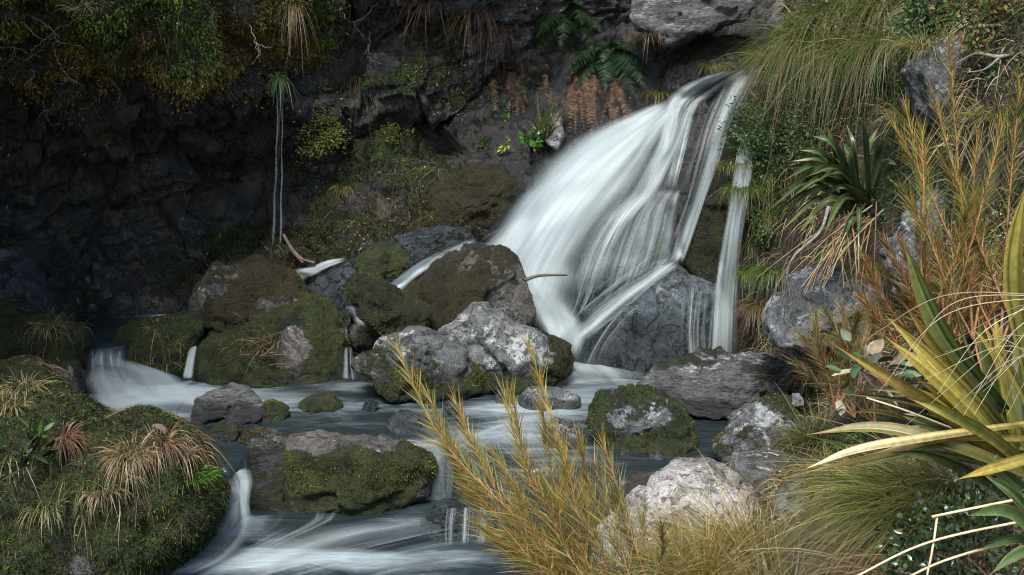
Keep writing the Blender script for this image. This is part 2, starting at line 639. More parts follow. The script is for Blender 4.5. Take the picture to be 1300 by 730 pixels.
def boulder(name, label, outline, Y, depth, mat, seed, lean=0.5, moss=0.5, moss_up=0.6, fuzz=None, facets=7, rough=0.05,
            n=6, power=2.5, wetz=None, group=None, cat="boulder", strata=0.0, moss_fn=None, fuzz_n=2600, chip=1.0, fuzz_len=0.015, cut=0.80):
    """a rock with the outline it shows, thick in depth, leaning back, chipped flat in places and roughened"""
    r = np.random.default_rng(seed)
    o = np.array(outline, float)
    o = o.mean(0) + (o - o.mean(0)) * 0.98
    dense = np.concatenate([np.linspace(o[i], o[(i + 1) % len(o)], 30, endpoint=False) for i in range(len(o))])
    w = P(dense[:, 0], dense[:, 1], Y)
    cen = (w.max(0) + w.min(0)) / 2 * 0.5 + w.mean(0) * 0.5
    rel = w - cen
    th = np.arctan2(rel[:, 2], rel[:, 0])
    rad = np.hypot(rel[:, 0], rel[:, 2])
    s = np.argsort(th)
    th, rad = th[s], rad[s]
    th3 = np.concatenate([th - 2 * np.pi, th, th + 2 * np.pi])
    rad3 = np.tile(rad, 3)
    grid = np.linspace(-np.pi, np.pi, 721)
    Rg = np.interp(grid, th3, rad3)
    ker = np.hanning(7)
    Rg2 = np.convolve(np.tile(Rg[:-1], 3), ker / ker.sum(), 'same')[720:1441]
    ker = np.hanning(241)
    Rs = np.convolve(np.tile(Rg[:-1], 3), ker / ker.sum(), 'same')[720:1441]
    D, f = ico(n)
    a, c, b = D[:, 0], D[:, 1], D[:, 2]
    rho = np.hypot(a, b)
    t = np.arctan2(b, a)
    sc = (rho ** power + np.abs(c) ** power) ** (-1 / power)
    m = smooth(0.25, 0.95, rho * sc)
    Rt = np.interp(t, grid, Rg2) * m + np.interp(t, grid, Rs) * (1 - m)
    x, z, y = Rt * np.cos(t) * rho * sc, Rt * np.sin(t) * rho * sc, c * sc * depth
    p = np.stack([x, y + lean * z * depth / max(rad.mean(), 1e-3) * 0.6, z], 1)
    size = rad.mean()
    for i in range(facets + 12):
        nn = np.array([r.normal() * 0.75, -1.0 if i % 4 else 0.5, r.normal() * 0.6 + 0.3])
        nn /= np.linalg.norm(nn)
        dt = p @ nn
        lim = dt.max() * (cut - 0.10 + 0.22 * r.random())
        p = p - nn * (np.maximum(dt - lim, 0) * 0.96 * (1 - 0.72 * m ** 2))[:, None]
    q = p + cen
    N = vnormals(p, f)
    # broken blocks: each patch of the surface keeps its own flat tilt
    K = 26
    sd = p[r.integers(0, len(p), K)]
    pw = p + 0.10 * size * np.stack([fbm(q * 3.5 / size, 4, seed + 60 + k) for k in range(3)], 1) * 2
    dist = np.sqrt(((pw[:, None] - sd[None]) ** 2).sum(-1))
    o2 = np.argsort(dist, 1)[:, :2]
    ar = np.arange(len(p))
    d1, d2 = dist[ar, o2[:, 0]], dist[ar, o2[:, 1]]
    hk = r.normal(size=K) * 0.035 * size * chip
    tk = r.normal(size=(K, 3)) * 0.16 * chip
    v1 = hk[o2[:, 0]] + ((p - sd[o2[:, 0]]) * tk[o2[:, 0]]).sum(1)
    v2 = hk[o2[:, 1]] + ((p - sd[o2[:, 1]]) * tk[o2[:, 1]]).sum(1)
    ww = 0.5 + 0.5 * smooth(0, 0.07 * size, d2 - d1)
    d = v1 * ww + v2 * (1 - ww)
    d = d + fbm(q * 2.6 / size, 4, seed + 5, ridge=True) * size * 0.05
    d = d * (0.4 + 0.6 * (1 - m)) + fbm(q * 9, 5, seed + 9, 0.6) * rough * 1.1 + fbm(q * 6, 5, seed + 19, 0.55, ridge=True) * rough * 0.9
    if strata:
        d = d + strata * fbm(np.stack([q[:, 0] * 1.5, q[:, 1] * 1.5, (q[:, 2] + 0.5 * q[:, 0]) * 22], 1), 3, seed + 3)
    p = p + N * d[:, None]
    q = p + cen
    N = vnormals(p, f)
    if fuzz:
        pre = np.clip(moss + moss_up * N[:, 2] * 0.5 + fbm(q * 2.2, 4, seed + 21) * 1.5 + (moss_fn(q, N) if moss_fn is not None else 0), 0, 1)
        p = p + N * (smooth(0.35, 0.75, pre) * (0.012 + 0.085 * fbm(q * 9, 5, seed + 41, 0.62)))[:, None]
        q = p + cen
        N = vnormals(p, f)
    ms = moss + moss_up * N[:, 2] * 0.5 + fbm(q * 2.2, 4, seed + 21) * 1.5
    if moss_fn is not None:
        ms = ms + moss_fn(q, N)
    ms = np.clip(ms, 0, 1)
    wet = np.zeros(len(q)) if wetz is None else 1 - smooth(wetz + 0.03, wetz + 0.15, q[:, 2] + fbm(q * 7, 3, 3) * 0.12)
    ob = mk(name, p, f, mat, attrs={"moss": ms, "wet": wet})
    ob.location = [float(x) for x in cen]
    tag(ob, label, cat, group)
    solid(q, f)
    BY_SEED[seed] = SOLID[-1]
    if seed in (33, 35, 36, 37, 39):
        FALLROCK.append(SOLID[-1])
    if fuzz:
        mw = np.where(ms > 0.45, ms, 0) * (wet < 0.6)
        if mw.sum() > 30:
            A = Acc()
            k = int(fuzz_n * 2.2)
            rt, nn = scatter(q, f, mw, k, r)
            if len(rt):
                dd = nrm(nn + r.normal(size=(k, 3)) * 0.6 + np.array([0, 0, 0.15]))
                c0 = pal(fuzz, k, r, 0.7)
                # colour drifts from clump to clump
                cl = np.clip(1.0 + 3.4 * fbm(rt * 4.5, 5, seed + 31, 0.65), 0.18, 2.4)
                c0 = c0 * cl[:, None]
                A.blades(rt - nn * 0.004, dd, fuzz_len * (0.5 + r.random(k)), 0.006 * (0.5 + r.random(k)), np.full(k, 0.3), c0 * 0.8, c0 * 1.25, segs=2, profile='oval', r=r)
                mo = A.build("moss", M_MOSS, ob_at(ob))
                mo["kind"] = "stuff"
    return ob


def ob_at(o):
    return o


# ------------------------------------------------------------------ THE SETTING: cliff, banks, stream bed
CLIFF_PTS = [  # out-of-view points left and above add an unseen overhang that shades the cave
    (-520, 420, 5.2), (-520, 0, 5.0), (-520, -500, 4.6), (-250, 400, 7.6), (-250, 100, 7.2), (-250, -200, 6.0), (-250, -520, 5.6),
    (0, 470, 8.9), (0, 400, 9.1), (0, 320, 9.6), (0, 230, 9.7), (0, 120, 8.9), (0, 0, 8.1), (0, -180, 7.5), (0, -520, 6.9),
    (130, 440, 9.3), (130, 400, 9.55), (130, 330, 10.1), (130, 240, 10.2), (130, 150, 9.4), (130, 60, 8.7),
    (250, 440, 9.2), (250, 400, 9.4), (270, 330, 9.8), (290, 275, 10.4), (290, 230, 10.9), (250, 150, 9.8), (250, 60, 9.0), (250, -30, 8.5), (250, -200, 8.3), (250, -520, 8.3),
    (400, 440, 9.2), (400, 360, 9.5), (400, 300, 9.7), (420, 238, 10.25), (420, 205, 10.7), (400, 140, 10.1), (400, 60, 10.3), (400, -30, 9.9), (420, -250, 9.9), (420, -520, 10.0),
    (500, 340, 9.4), (510, 250, 9.9), (510, 195, 10.3), (520, 170, 10.8), (520, 120, 10.2), (520, 60, 10.5), (560, 0, 10.2), (560, -200, 9.0), (600, -520, 7.6),
    (600, 420, 9.4), (600, 300, 9.55), (620, 230, 9.8), (630, 180, 10.1), (630, 140, 10.5), (640, 60, 10.6), (680, 0, 10.6), (700, -200, 10.2), (720, -520, 9.6),
    (680, 430, 9.45), (650, 280, 9.7), (690, 215, 10.0), (700, 150, 10.3), (760, 120, 10.5), (760, 50, 10.8), (800, 0, 10.9), (830, -200, 10.9), (850, -520, 10.6),
    (740, 450, 9.35), (740, 330, 9.75), (800, 300, 9.75), (800, 200, 10.1), (830, 150, 10.25), (870, 115, 10.45), (900, 60, 10.7), (930, 20, 10.9),
    (850, 230, 9.95), (850, 330, 9.6), (900, 250, 9.75), (900, 450, 9.35), (890, 160, 10.1), (930, 330, 9.5), (955, 90, 10.4), (960, 180, 9.95), (980, 300, 9.6), (1000, 450, 9.2),
    (1050, 0, 10.8), (1050, -300, 10.8), (1100, 200, 10.2), (1200, 200, 10.2), (1200, -300, 10.6), (1200, 450, 9.6),
]
cl = np.array(CLIFF_PTS)
cliff_depth = RBF(cl[:, :2] / 100, cl[:, 2], 0.35)
gx, gy = np.arange(-520, 1222, 3.0), np.arange(495, -521, -3.0)
GX, GY = np.meshgrid(gx, gy)
gp = np.stack([GX.ravel(), GY.ravel()], 1)
cv = P(gp[:, 0], gp[:, 1], cliff_depth(gp / 100))
cf = gridf(len(gx), len(gy))
N = vnormals(cv, cf)
if N[:, 1].mean() > 0:
    cf = cf[:, ::-1]
    N = -N
fallz = np.exp(-(((gp[:, 0] - 800) / 190) ** 2 + ((gp[:, 1] - 280) / 170) ** 2) ** 2)
amp = 1 - 0.75 * fallz
d = fbm(cv * 0.9, 4, 3) * 0.50 + fbm(cv * np.array([1.8, 1.8, 2.6]), 5, 9, ridge=True) * 0.22 + fbm(cv * 7, 5, 12, 0.6) * 0.10
d += fbm(cv * np.array([3.5, 3.5, 4.5]), 5, 61, 0.55, ridge=True) * 0.16
d += fbm(np.stack([cv[:, 0] * 1.2 + cv[:, 2] * 0.8, cv[:, 1] * 1.2, cv[:, 2] * 6 - cv[:, 0] * 1.6], 1), 4, 41, ridge=True) * 0.13
wp = cv + 0.25 * np.stack([fbm(cv * 1.3, 4, 200 + k) for k in range(3)], 1)
tl = np.stack([wp[:, 0] + 0.35 * wp[:, 2], wp[:, 1], wp[:, 2] - 0.42 * wp[:, 0]], 1)
d += blocks(tl * np.array([1.5, 1.5, 2.6]), 301) * 0.20 + blocks(tl * np.array([3.6, 3.6, 7.5]), 311) * 0.085 + blocks(tl * np.array([9, 9, 15]), 321) * 0.035
cv = cv + N * (d * amp)[:, None]
N = vnormals(cv, cf)
upn = N[:, 2]
bench = np.exp(-(((gp[:, 0] - 470) / 260) ** 2) - (((gp[:, 1] - (330 - (gp[:, 0] - 250) * 0.28)) / 70) ** 2))
cms = 0.10 + 0.16 * np.exp(-((gp[:, 0] - 540) / 200) ** 2) + 0.40 * upn + fbm(cv * 1.7, 5, 77) * 1.7 + 0.22 * bench - 0.5 * fallz
cwet = np.clip(fallz * 1.2 + 0.25 + fbm(cv * 1.3, 3, 90) * 1.4, 0, 1)
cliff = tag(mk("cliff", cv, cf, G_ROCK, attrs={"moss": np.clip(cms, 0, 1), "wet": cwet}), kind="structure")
solid(cv, cf)
CLIFF = (cv, cf, np.clip(cms, 0, 1), gp, N)

bank = []


def B(px, py, Y):
    bank.append(P(px, py, Y))


def BZ(px, py, z, below=None):
    bank.append(PZ(px, py, z))


for a in [(1000, 400, 8.4), (1000, 250, 9.1), (1000, 100, 9.6), (1010, -60, 10.0), (1100, 400, 7.3), (1100, 250, 7.9), (1100, 100, 8.5), (1100, -60, 9.0),
          (1200, 450, 6.0), (1200, 250, 6.6), (1200, 100, 7.1), (1200, -60, 7.6), (1300, 450, 5.0), (1300, 250, 5.6), (1300, 0, 6.2), (1300, -150, 6.4),
          (1450, 450, 4.2), (1450, 200, 4.7), (1450, -100, 5.0), (1700, 450, 3.4), (1700, 100, 3.6),
          (1000, 560, 6.6), (1100, 560, 5.6), (1200, 600, 4.6), (1300, 660, 3.9), (1000, 650, 5.3), (900, 680, 5.3), (1100, 730, 4.2), (800, 735, 5.0), (1300, 820, 3.1), (1500, 950, 2.4)]:
    B(*a)
for a in [(985, 468, .05), (1010, 520, .08), (935, 585, .03), (800, 612, 0.0), (720, 660, -.2), (650, 720, -.38)]:
    BZ(*a)
for a in [(900, 470, -.5), (930, 520, -.45), (850, 575, -.5), (740, 600, -.5), (650, 650, -.7), (550, 720, -.8), (500, 500, -.6), (300, 520, -.6), (700, 480, -.6), (400, 700, -.9), (250, 640, -.9)]:
    BZ(*a)
bank += [np.array(q, float) for q in [(-4.6, 6, .0), (-4.8, 8, .0), (-3.6, 4.5, -.2), (-3.0, 6.6, -.7), (-2.0, 4.5, -.9), (0, 4.6, -.9), (0.4, 4.0, -.4), (0.8, 3.0, .1), (0, 2, -.5), (2, 1.5, 1.1), (-3, 2, 0), (-5, 3, 1.2),
                                      (-5.5, 8, 1.5), (-2.5, 8.3, -.7), (-3.1, 8.0, -.8), (-2.6, 7.5, -.8), (-3.5, 7.3, -.7), (-3.6, 8.6, -.7), (-2.2, 7.0, -.9), (-2, 9.8, -.3), (0, 10.5, -.3), (1.5, 10.5, -.3), (5.5, 9, 4.5), (5.5, 5, 4.2)]]
bank = np.array(bank)
bank_h = RBF(bank[:, :2], bank[:, 2], 0.12)
hx, hy = np.arange(-5.2, 5.6, 0.03), np.arange(1.2, 11.2, 0.03)
HX, HY = np.meshgrid(hx, hy)
gv = np.stack([HX.ravel(), HY.ravel(), bank_h(np.stack([HX.ravel(), HY.ravel()], 1))], 1)
gf = gridf(len(hx), len(hy))
N = vnormals(gv, gf)
gv = gv + N * (fbm(gv * 2.2, 5, 5) * 0.22 + fbm(gv * 9, 4, 15) * 0.07)[:, None]
N = vnormals(gv, gf)
gms = np.clip(0.25 + fbm(gv * 1.8, 4, 55) * 1.6, 0, 1)
ground = tag(mk("ground", gv, gf, M_SOIL, attrs={"moss": gms, "wet": np.clip(0.5 - gv[:, 2] * 3, 0, 1)}), kind="structure")
solid(gv, gf)
GROUND = (gv, gf, N)


# ------------------------------------------------------------------ pools
def pool(name, poly_px, z, foam_spots, lip=None, drop=0.45, step=0.035, seed=1, wave=0.02, run=0.22):
    """a level sheet of water; past its lip line it bends over and falls"""
    w = np.array([PZ(x, y, z) for x, y in poly_px])
    xs, ys = np.arange(w[:, 0].min(), w[:, 0].max(), step), np.arange(w[:, 1].min(), w[:, 1].max(), step)
    X, Yg = np.meshgrid(xs, ys)
    v = np.stack([X.ravel(), Yg.ravel(), np.full(X.size, z)], 1)
    foam = np.zeros(len(v))
    for (px, py, rx, ry, a) in foam_spots:
        c = PZ(px, py, z)
        sx = abs(PZ(px + rx, py, z)[0] - c[0])
        sy = abs(PZ(px, py - ry, z)[1] - c[1])
        foam += a * np.exp(-((v[:, 0] - c[0]) / sx) ** 2 - ((v[:, 1] - c[1]) / sy) ** 2)
    dz = fbm(v * np.array([1.6, 2.6, 1]), 4, seed) * wave + foam * 0.02
    if lip is not None:
        lw = np.array([PZ(x, y, z) for x, y in lip])
        ly = np.interp(v[:, 0], lw[:, 0], lw[:, 1])
        s = np.clip((ly - v[:, 1]) / run, 0, None)
        dz = dz - drop * smooth(0, 1, s)
    v[:, 2] += dz
    return tag(mk(name, v, gridf(len(xs), len(ys)), M_POOL, attrs={"foam": np.clip(foam, 0, 1.2)}), kind="structure")


pool("water", [(-120, 600), (-120, 780), (820, 780), (820, 600)], -0.4,
     [(330, 700, 70, 18, .5), (440, 705, 90, 10, .35), (470, 715, 160, 14, .6), (300, 715, 90, 12, .7), (540, 660, 60, 8, .35), (600, 680, 40, 12, .7), (310, 668, 25, 14, .8), (220, 722, 40, 10, .6)], seed=3, wave=0.09)
pool("water", [(40, 455), (-10, 545), (1010, 612), (1040, 455)], 0.0,
     [(190, 505, 90, 26, 1.1), (150, 520, 70, 16, .6), (300, 500, 90, 8, .4), (440, 492, 60, 8, .5), (790, 478, 80, 12, .45), (740, 500, 80, 16, .4), (640, 520, 70, 10, .35), (600, 555, 70, 10, .4), (560, 572, 50, 10, .2), (700, 520, 80, 16, .5), (860, 480, 60, 8, .3), (480, 520, 160, 14, .22), (300, 515, 120, 12, .25), (660, 550, 60, 22, .5), (720, 580, 60, 14, .4), (420, 540, 140, 8, .15), (700, 458, 40, 20, 1.0), (400, 515, 100, 8, .2)],
     lip=[(-20, 560), (200, 572), (250, 585), (262, 592), (300, 590), (315, 572), (335, 556), (560, 556), (580, 580), (640, 592), (700, 590), (760, 604), (1000, 640)], seed=5, run=0.2, drop=0.75)
pool("water", [(60, 396), (20, 470), (330, 470), (320, 396)], 0.35, [(215, 402, 40, 3, .9), (190, 412, 60, 4, .2)],
     lip=[(-50, 425), (90, 436), (158, 440), (172, 424), (250, 420), (300, 410), (480, 402)], drop=0.5, seed=8, wave=0.01, run=0.3)

# ------------------------------------------------------------------ boulders in and beside the stream
boulder("boulder", "brown mossy boulder farthest back beside the still dark pool, below the twin water threads",
        [(238, 405), (250, 365), (262, 347), (300, 338), (340, 336), (372, 350), (396, 380), (385, 400), (330, 415), (290, 418), (250, 414)], 9.05, 0.40, M_BROWNMOSS, 11, moss=0.62, fuzz=MOSS_BROWN, wetz=0.36, fuzz_n=5200)
boulder("boulder", "large mossy boulder with a bare pale patch and dead twigs on its front",
        [(248, 480), (250, 445), (262, 425), (300, 402), (340, 385), (385, 378), (415, 385), (440, 405), (448, 440), (442, 475), (405, 490), (330, 494), (260, 490)], 8.95, 0.5, M_MOSSY, 12, moss=0.60, fuzz=MOSS_OLIVE, wetz=0.06, fuzz_n=6500,
        moss_fn=lambda q, N: -1.3 * np.exp(-((q[:, 0] - P(372, 440, 8.6)[0]) / 0.11) ** 2 - ((q[:, 2] - P(372, 440, 8.6)[2]) / 0.13) ** 2))
boulder("boulder", "small mossy boulder beside the white left-hand cascade",
        [(153, 428), (165, 412), (200, 410), (240, 404), (258, 412), (250, 432), (240, 470), (220, 485), (180, 478), (165, 455)], 8.7, 0.3, M_MOSSY, 13, moss=0.72, fuzz=MOSS_OLIVE + MOSS_GREEN, wetz=0.06, fuzz_n=3200)
boulder("boulder", "dark mossy boulder capped with a drooping grass tuft at the pool edge",
        [(3, 415), (40, 404), (80, 410), (103, 430), (103, 470), (75, 500), (0, 500), (-30, 450)], 8.1, 0.4, M_MOSSY, 14, moss=0.72, fuzz=MOSS_OLIVE + MOSS_DARK, wetz=0.1, fuzz_n=3200)
boulder("boulder", "low dark boulder below the grass-capped one, at the foot of the mossy bank",
        [(-60, 475), (40, 462), (90, 470), (102, 485), (100, 520), (80, 545), (-60, 545)], 7.6, 0.4, M_DARKMOSS, 15, moss=0.5, fuzz=MOSS_DARK, wetz=0.15, fuzz_n=2500)
boulder("boulder", "big pointed mossy boulder standing against the white foot of the main fall",
        [(498, 372), (520, 352), (560, 325), (600, 315), (628, 309), (642, 318), (662, 335), (685, 385), (688, 398), (672, 416), (610, 430), (555, 420), (518, 395)], 9.15, 0.40, M_BROWNMOSS, 16, moss=0.50, fuzz=MOSS_BROWN + MOSS_OLIVE[:2], fuzz_n=4800, lean=0.7, facets=9, cut=0.72,
        moss_fn=lambda q, N: 0.12 - 0.30 * smooth(0.0, 0.18, q[:, 0] + 0.0 - P(645, 360, 8.9)[0]))
boulder("boulder", "slanting mossy boulder wedged between two larger ones, with a bare pale ridge",
        [(436, 362), (442, 350), (462, 345), (500, 375), (545, 395), (550, 425), (510, 430), (470, 408), (445, 385)], 8.6, 0.24, M_DARKMOSS, 17, moss=0.65, fuzz=MOSS_OLIVE, fuzz_n=2600)
boulder("boulder", "grey lichen-spotted boulder with white crusts and a mossy foot in mid-stream",
        [(544, 410), (570, 388), (592, 384), (640, 400), (655, 413), (690, 425), (720, 440), (739, 463), (732, 484), (680, 494), (620, 494), (565, 475), (545, 445)], 8.5, 0.36, M_LICHEN, 18, moss=0.18, fuzz=MOSS_DARK, wetz=0.02, fuzz_n=2600, lean=0.9, facets=18, cut=0.66, rough=0.035, chip=2.2,
        moss_fn=lambda q, N: 0.75 * smooth(0.34, 0.12, q[:, 2]) * smooth(-0.75, -0.35, q[:, 0]))
boulder("boulder", "dark grey boulder with white lichen flecks and olive moss on its lower front",
        [(445, 440), (460, 418), (500, 413), (540, 425), (600, 450), (621, 475), (615, 500), (560, 506), (490, 502), (460, 480)], 8.22, 0.30, M_DARKLICHEN, 19, moss=0.25, fuzz=MOSS_OLIVE, wetz=0.03, fuzz_n=3600, lean=0.8, facets=18, cut=0.66, rough=0.035, chip=2.4,
        moss_fn=lambda q, N: 0.6 * smooth(0.32, 0.1, q[:, 2]) - 0.5 * smooth(0.3, 0.45, q[:, 2]))
boulder("boulder", "angular slate-grey bare rock rising from the calm pool",
        [(214, 532), (245, 508), (290, 488), (310, 489), (328, 505), (345, 528), (335, 540), (300, 548), (240, 550)], 7.65, 0.24, M_SLATE, 20, moss=-0.2, wetz=0.03, strata=0.03, lean=0.8, facets=20, cut=0.62, power=2.0, rough=0.02, chip=1.5)
boulder("rock", "small grey stone in front of the angular slate-grey rock", [(266, 548), (285, 535), (303, 540), (303, 558), (280, 566), (264, 560)], 7.3, 0.1, M_SLATE, 21, moss=0.0, wetz=0.02, n=5, cat="rock")
boulder("rock", "little mossy stone just behind the end of the slate-grey rock", [(325, 520), (345, 515), (364, 522), (362, 536), (335, 538)], 7.75, 0.12, M_MOSSY, 22, moss=0.7, fuzz=MOSS_OLIVE, wetz=0.02, n=5, cat="rock", fuzz_n=500)
boulder("rock", "low moss-topped stone alone in the dark calm water", [(382, 515), (400, 505), (420, 505), (432, 518), (420, 524), (390, 524)], 7.95, 0.14, M_MOSSY, 23, moss=0.65, fuzz=MOSS_OLIVE, wetz=0.02, n=5, cat="rock", fuzz_n=500)
boulder("boulder", "long low mossy ledge rock damming the pool above the lower cascade",
        [(352, 575), (365, 560), (420, 557), (470, 558), (540, 570), (562, 588), (558, 625), (500, 645), (430, 665), (385, 660), (352, 640)], 7.2, 0.24, M_MOSSY, 24, moss=0.62, fuzz=MOSS_OLIVE, wetz=-0.34, fuzz_n=5200, power=3.2, lean=0.25,
        moss_fn=lambda q, N: -0.9 * smooth(-0.02, 0.04, q[:, 2] + fbm(q * 6, 2, 2) * 0.1))
boulder("boulder", "flat grey slab beside the small lower fall, brown moss along its back",
        [(282, 575), (300, 557), (335, 552), (375, 560), (378, 600), (372, 650), (330, 660), (305, 640), (296, 600)], 7.25, 0.26, M_SLATE, 25, moss=0.15, fuzz=MOSS_BROWN, wetz=-0.1, fuzz_n=900, power=3.0)
boulder("boulder", "rounded white-lichen boulder with mossy sides in the right of the pool",
        [(746, 535), (758, 513), (800, 504), (840, 507), (870, 525), (886, 548), (880, 567), (840, 580), (790, 572), (760, 558)], 7.25, 0.3, M_LICHEN, 26, moss=0.2, fuzz=MOSS_GREEN + MOSS_DARK, wetz=0.02, fuzz_n=2600,
        moss_fn=lambda q, N: 0.7 * smooth(0.2, 0.05, q[:, 2]) + 0.5 * smooth(0.14, 0.3, np.abs(q[:, 0] - P(815, 540, 7.2)[0])))
boulder("rock", "flat lichen-grey rock awash below the spotted mid-stream boulder", [(655, 508), (670, 497), (705, 496), (738, 503), (738, 515), (700, 518), (665, 516)], 8.0, 0.18, M_LICHEN, 27, moss=-0.1, wetz=0.01, n=5, cat="rock")
boulder("rock", "small grey rock with a mossy foot behind the golden needle shrub", [(690, 552), (700, 538), (720, 536), (736, 546), (745, 568), (728, 582), (695, 578)], 7.2, 0.16, M_LICHEN, 28, moss=0.15, fuzz=MOSS_OLIVE, wetz=0.02, n=5, cat="rock", fuzz_n=500)
boulder("rock", "tiny dark wet stone in front of the rounded white-lichen boulder", [(778, 585), (790, 571), (804, 578), (806, 590), (785, 594)], 7.0, 0.07, M_SLATE, 29, moss=-0.3, wetz=0.06, n=5, cat="rock")
boulder("rock", "dark wet stone breaking the current behind the mossy ledge rock", [(490, 540), (505, 526), (530, 528), (542, 548), (520, 556), (498, 554)], 7.5, 0.14, M_WET, 30, moss=-0.2, wetz=0.2, n=5, cat="rock")
boulder("rock", "dark rounded rock under the little veil of the lower cascade", [(532, 665), (558, 642), (600, 642), (628, 655), (635, 690), (600, 705), (555, 700)], 6.75, 0.25, M_WET, 31, moss=-0.2, wetz=0.4, n=5, cat="rock")
boulder("boulder", "black boulder standing under the cave wall with one white fleck",
        [(-60, 330), (0, 318), (30, 335), (55, 375), (68, 405), (50, 420), (-60, 425)], 8.6, 0.4, M_WET, 32, moss=0.35, fuzz=MOSS_DARK, wetz=0.9, fuzz_n=1200)
boulder("boulder", "smooth dark wet slab with a bright green moss patch behind the mossy boulders",
        [(378, 375), (400, 348), (450, 328), (490, 306), (560, 287), (600, 290), (618, 305), (590, 325), (540, 350), (500, 385), (440, 405), (400, 400)], 9.35, 0.3, M_WET, 33, moss=-0.15, fuzz=MOSS_GREEN, wetz=1.5, fuzz_n=3000, rough=0.02,
        moss_fn=lambda q, N: 1.3 * np.exp(-((q[:, 0] - P(487, 328, 9.3)[0]) / 0.20) ** 2 - ((q[:, 2] - P(487, 330, 9.3)[2]) / 0.13) ** 2))
boulder("boulder", "brown weathered boulder bulging beside the top of the left cascade edge",
        [(540, 255), (560, 232), (600, 215), (640, 212), (665, 235), (650, 262), (630, 285), (590, 290), (555, 282)], 9.75, 0.3, M_BROWNMOSS, 34, moss=0.5, fuzz=MOSS_BROWN, fuzz_n=2200)
boulder("boulder", "big bluish-grey wet boulder with water trickling down its face at the fall's foot",
        [(712, 448), (735, 425), (765, 395), (800, 366), (845, 340), (868, 338), (890, 355), (930, 362), (940, 400), (936, 445), (912, 462), (870, 474), (740, 478), (712, 462)], 9.0, 0.42, M_WET, 35, moss=-0.35, wetz=0.42, rough=0.03, chip=1.4, lean=0.4, facets=10, cut=0.75)
boulder("boulder", "dark ribbed rock combed by thin water strands in the middle of the fall",
        [(718, 352), (745, 310), (775, 270), (810, 248), (845, 262), (855, 300), (842, 345), (800, 375), (750, 405), (722, 385)], 9.5, 0.32, M_WET, 36, moss=-0.35, wetz=1.5, rough=0.04,
        moss_fn=lambda q, N: 1.1 * np.exp(-((q[:, 0] - P(835, 310, 9.3)[0]) / 0.06) ** 2) * (q[:, 2] > 0.7))
boulder("boulder", "dark moss-covered slab hanging between two streams of the fall",
        [(905, 200), (930, 175), (962, 165), (968, 220), (945, 280), (930, 330), (905, 366), (878, 366), (862, 335), (868, 300), (890, 240)], 9.55, 0.3, M_DARKMOSS, 37, moss=0.75, fuzz=MOSS_DARK + [(0.05, 0.07, 0.012)], fuzz_n=5200, rough=0.03, facets=4)
boulder("boulder", "grey lit crag jutting out above the lip of the fall",
        [(800, 25), (815, -10), (870, -40), (940, -30), (960, 5), (940, 25), (890, 40), (850, 58), (820, 50)], 10.2, 0.4, M_SLATE, 38, moss=-0.1, rough=0.08, facets=9)
boulder("boulder", "mossy dark shelf rock above the head of the fall", [(835, 118), (850, 85), (900, 55), (955, 40), (985, 60), (965, 80), (900, 97), (860, 118)], 10.45, 0.3, M_DARKMOSS, 39, moss=0.65, fuzz=MOSS_OLIVE + MOSS_DARK, fuzz_n=2600)
boulder("rock", "small grey block above the shelf rock, against the hanging grasses", [(975, 18), (985, 5), (1010, 5), (1015, 30), (998, 40), (978, 38)], 10.0, 0.15, M_SLATE, 40, moss=-0.2, n=5, cat="rock")
boulder("rock", "pale stone stuck in the bank among dead fern fronds", [(690, 160), (700, 148), (712, 150), (716, 170), (706, 190), (694, 178)], 10.0, 0.08, M_PALE, 41, moss=-0.4, n=5, cat="rock")
# right bank
boulder("boulder", "low flat wet grey rock at the pool edge under the bank",
        [(808, 498), (830, 478), (880, 462), (950, 455), (1010, 460), (1020, 500), (1000, 518), (930, 516), (860, 512)], 8.0, 0.5, M_SLATE, 51, moss=0.12, wetz=0.06, rough=0.07, facets=14, chip=2.2, strata=0.03, fuzz=MOSS_DARK, fuzz_n=500)
boulder("boulder", "grey mossy-edged rock at the waterline below the grass tuft",
        [(905, 565), (930, 540), (965, 520), (1000, 512), (1030, 540), (1030, 585), (960, 595), (915, 590)], 6.85, 0.3, M_LICHEN, 52, moss=0.15, fuzz=MOSS_OLIVE, wetz=0.03, fuzz_n=900)
boulder("boulder", "smooth flat-sided grey block on the bank behind the golden tussock", [(926, 600), (932, 588), (1000, 585), (1012, 590), (1008, 612), (960, 620), (930, 616)], 6.1, 0.2, M_SLATE, 53, moss=-0.5, power=4, facets=3, rough=0.02, cut=0.9)
boulder("boulder", "large white sunlit rock half hidden by the golden shrub and tussocks",
        [(715, 745), (745, 705), (778, 665), (818, 634), (865, 614), (920, 618), (965, 645), (985, 690), (950, 760), (800, 790), (715, 790)], 5.3, 0.5, M_PALE, 54, moss=-0.45, lean=1.3, rough=0.04, facets=16, cut=0.70, chip=1.6)
boulder("boulder", "grey whitish rock on the bank beneath the dark green flax",
        [(968, 412), (985, 385), (1010, 358), (1060, 340), (1110, 335), (1140, 350), (1150, 400), (1100, 430), (1020, 435), (975, 430)], 7.45, 0.4, M_LICHEN, 55, moss=0.0, fuzz=MOSS_GREEN, fuzz_n=700)
boulder("boulder", "light grey crag behind the orange needle shrub high on the bank",
        [(1155, 90), (1180, 55), (1230, 45), (1290, 60), (1310, 110), (1290, 160), (1220, 175), (1170, 150)], 7.0, 0.35, M_LICHEN, 56, moss=-0.2, rough=0.09, facets=9)
boulder("boulder", "grey rock showing between the orange shrub stems in mid bank", [(1120, 330), (1150, 300), (1190, 240), (1230, 250), (1240, 320), (1200, 375), (1140, 380)], 6.5, 0.3, M_LICHEN, 57, moss=-0.2, rough=0.08)
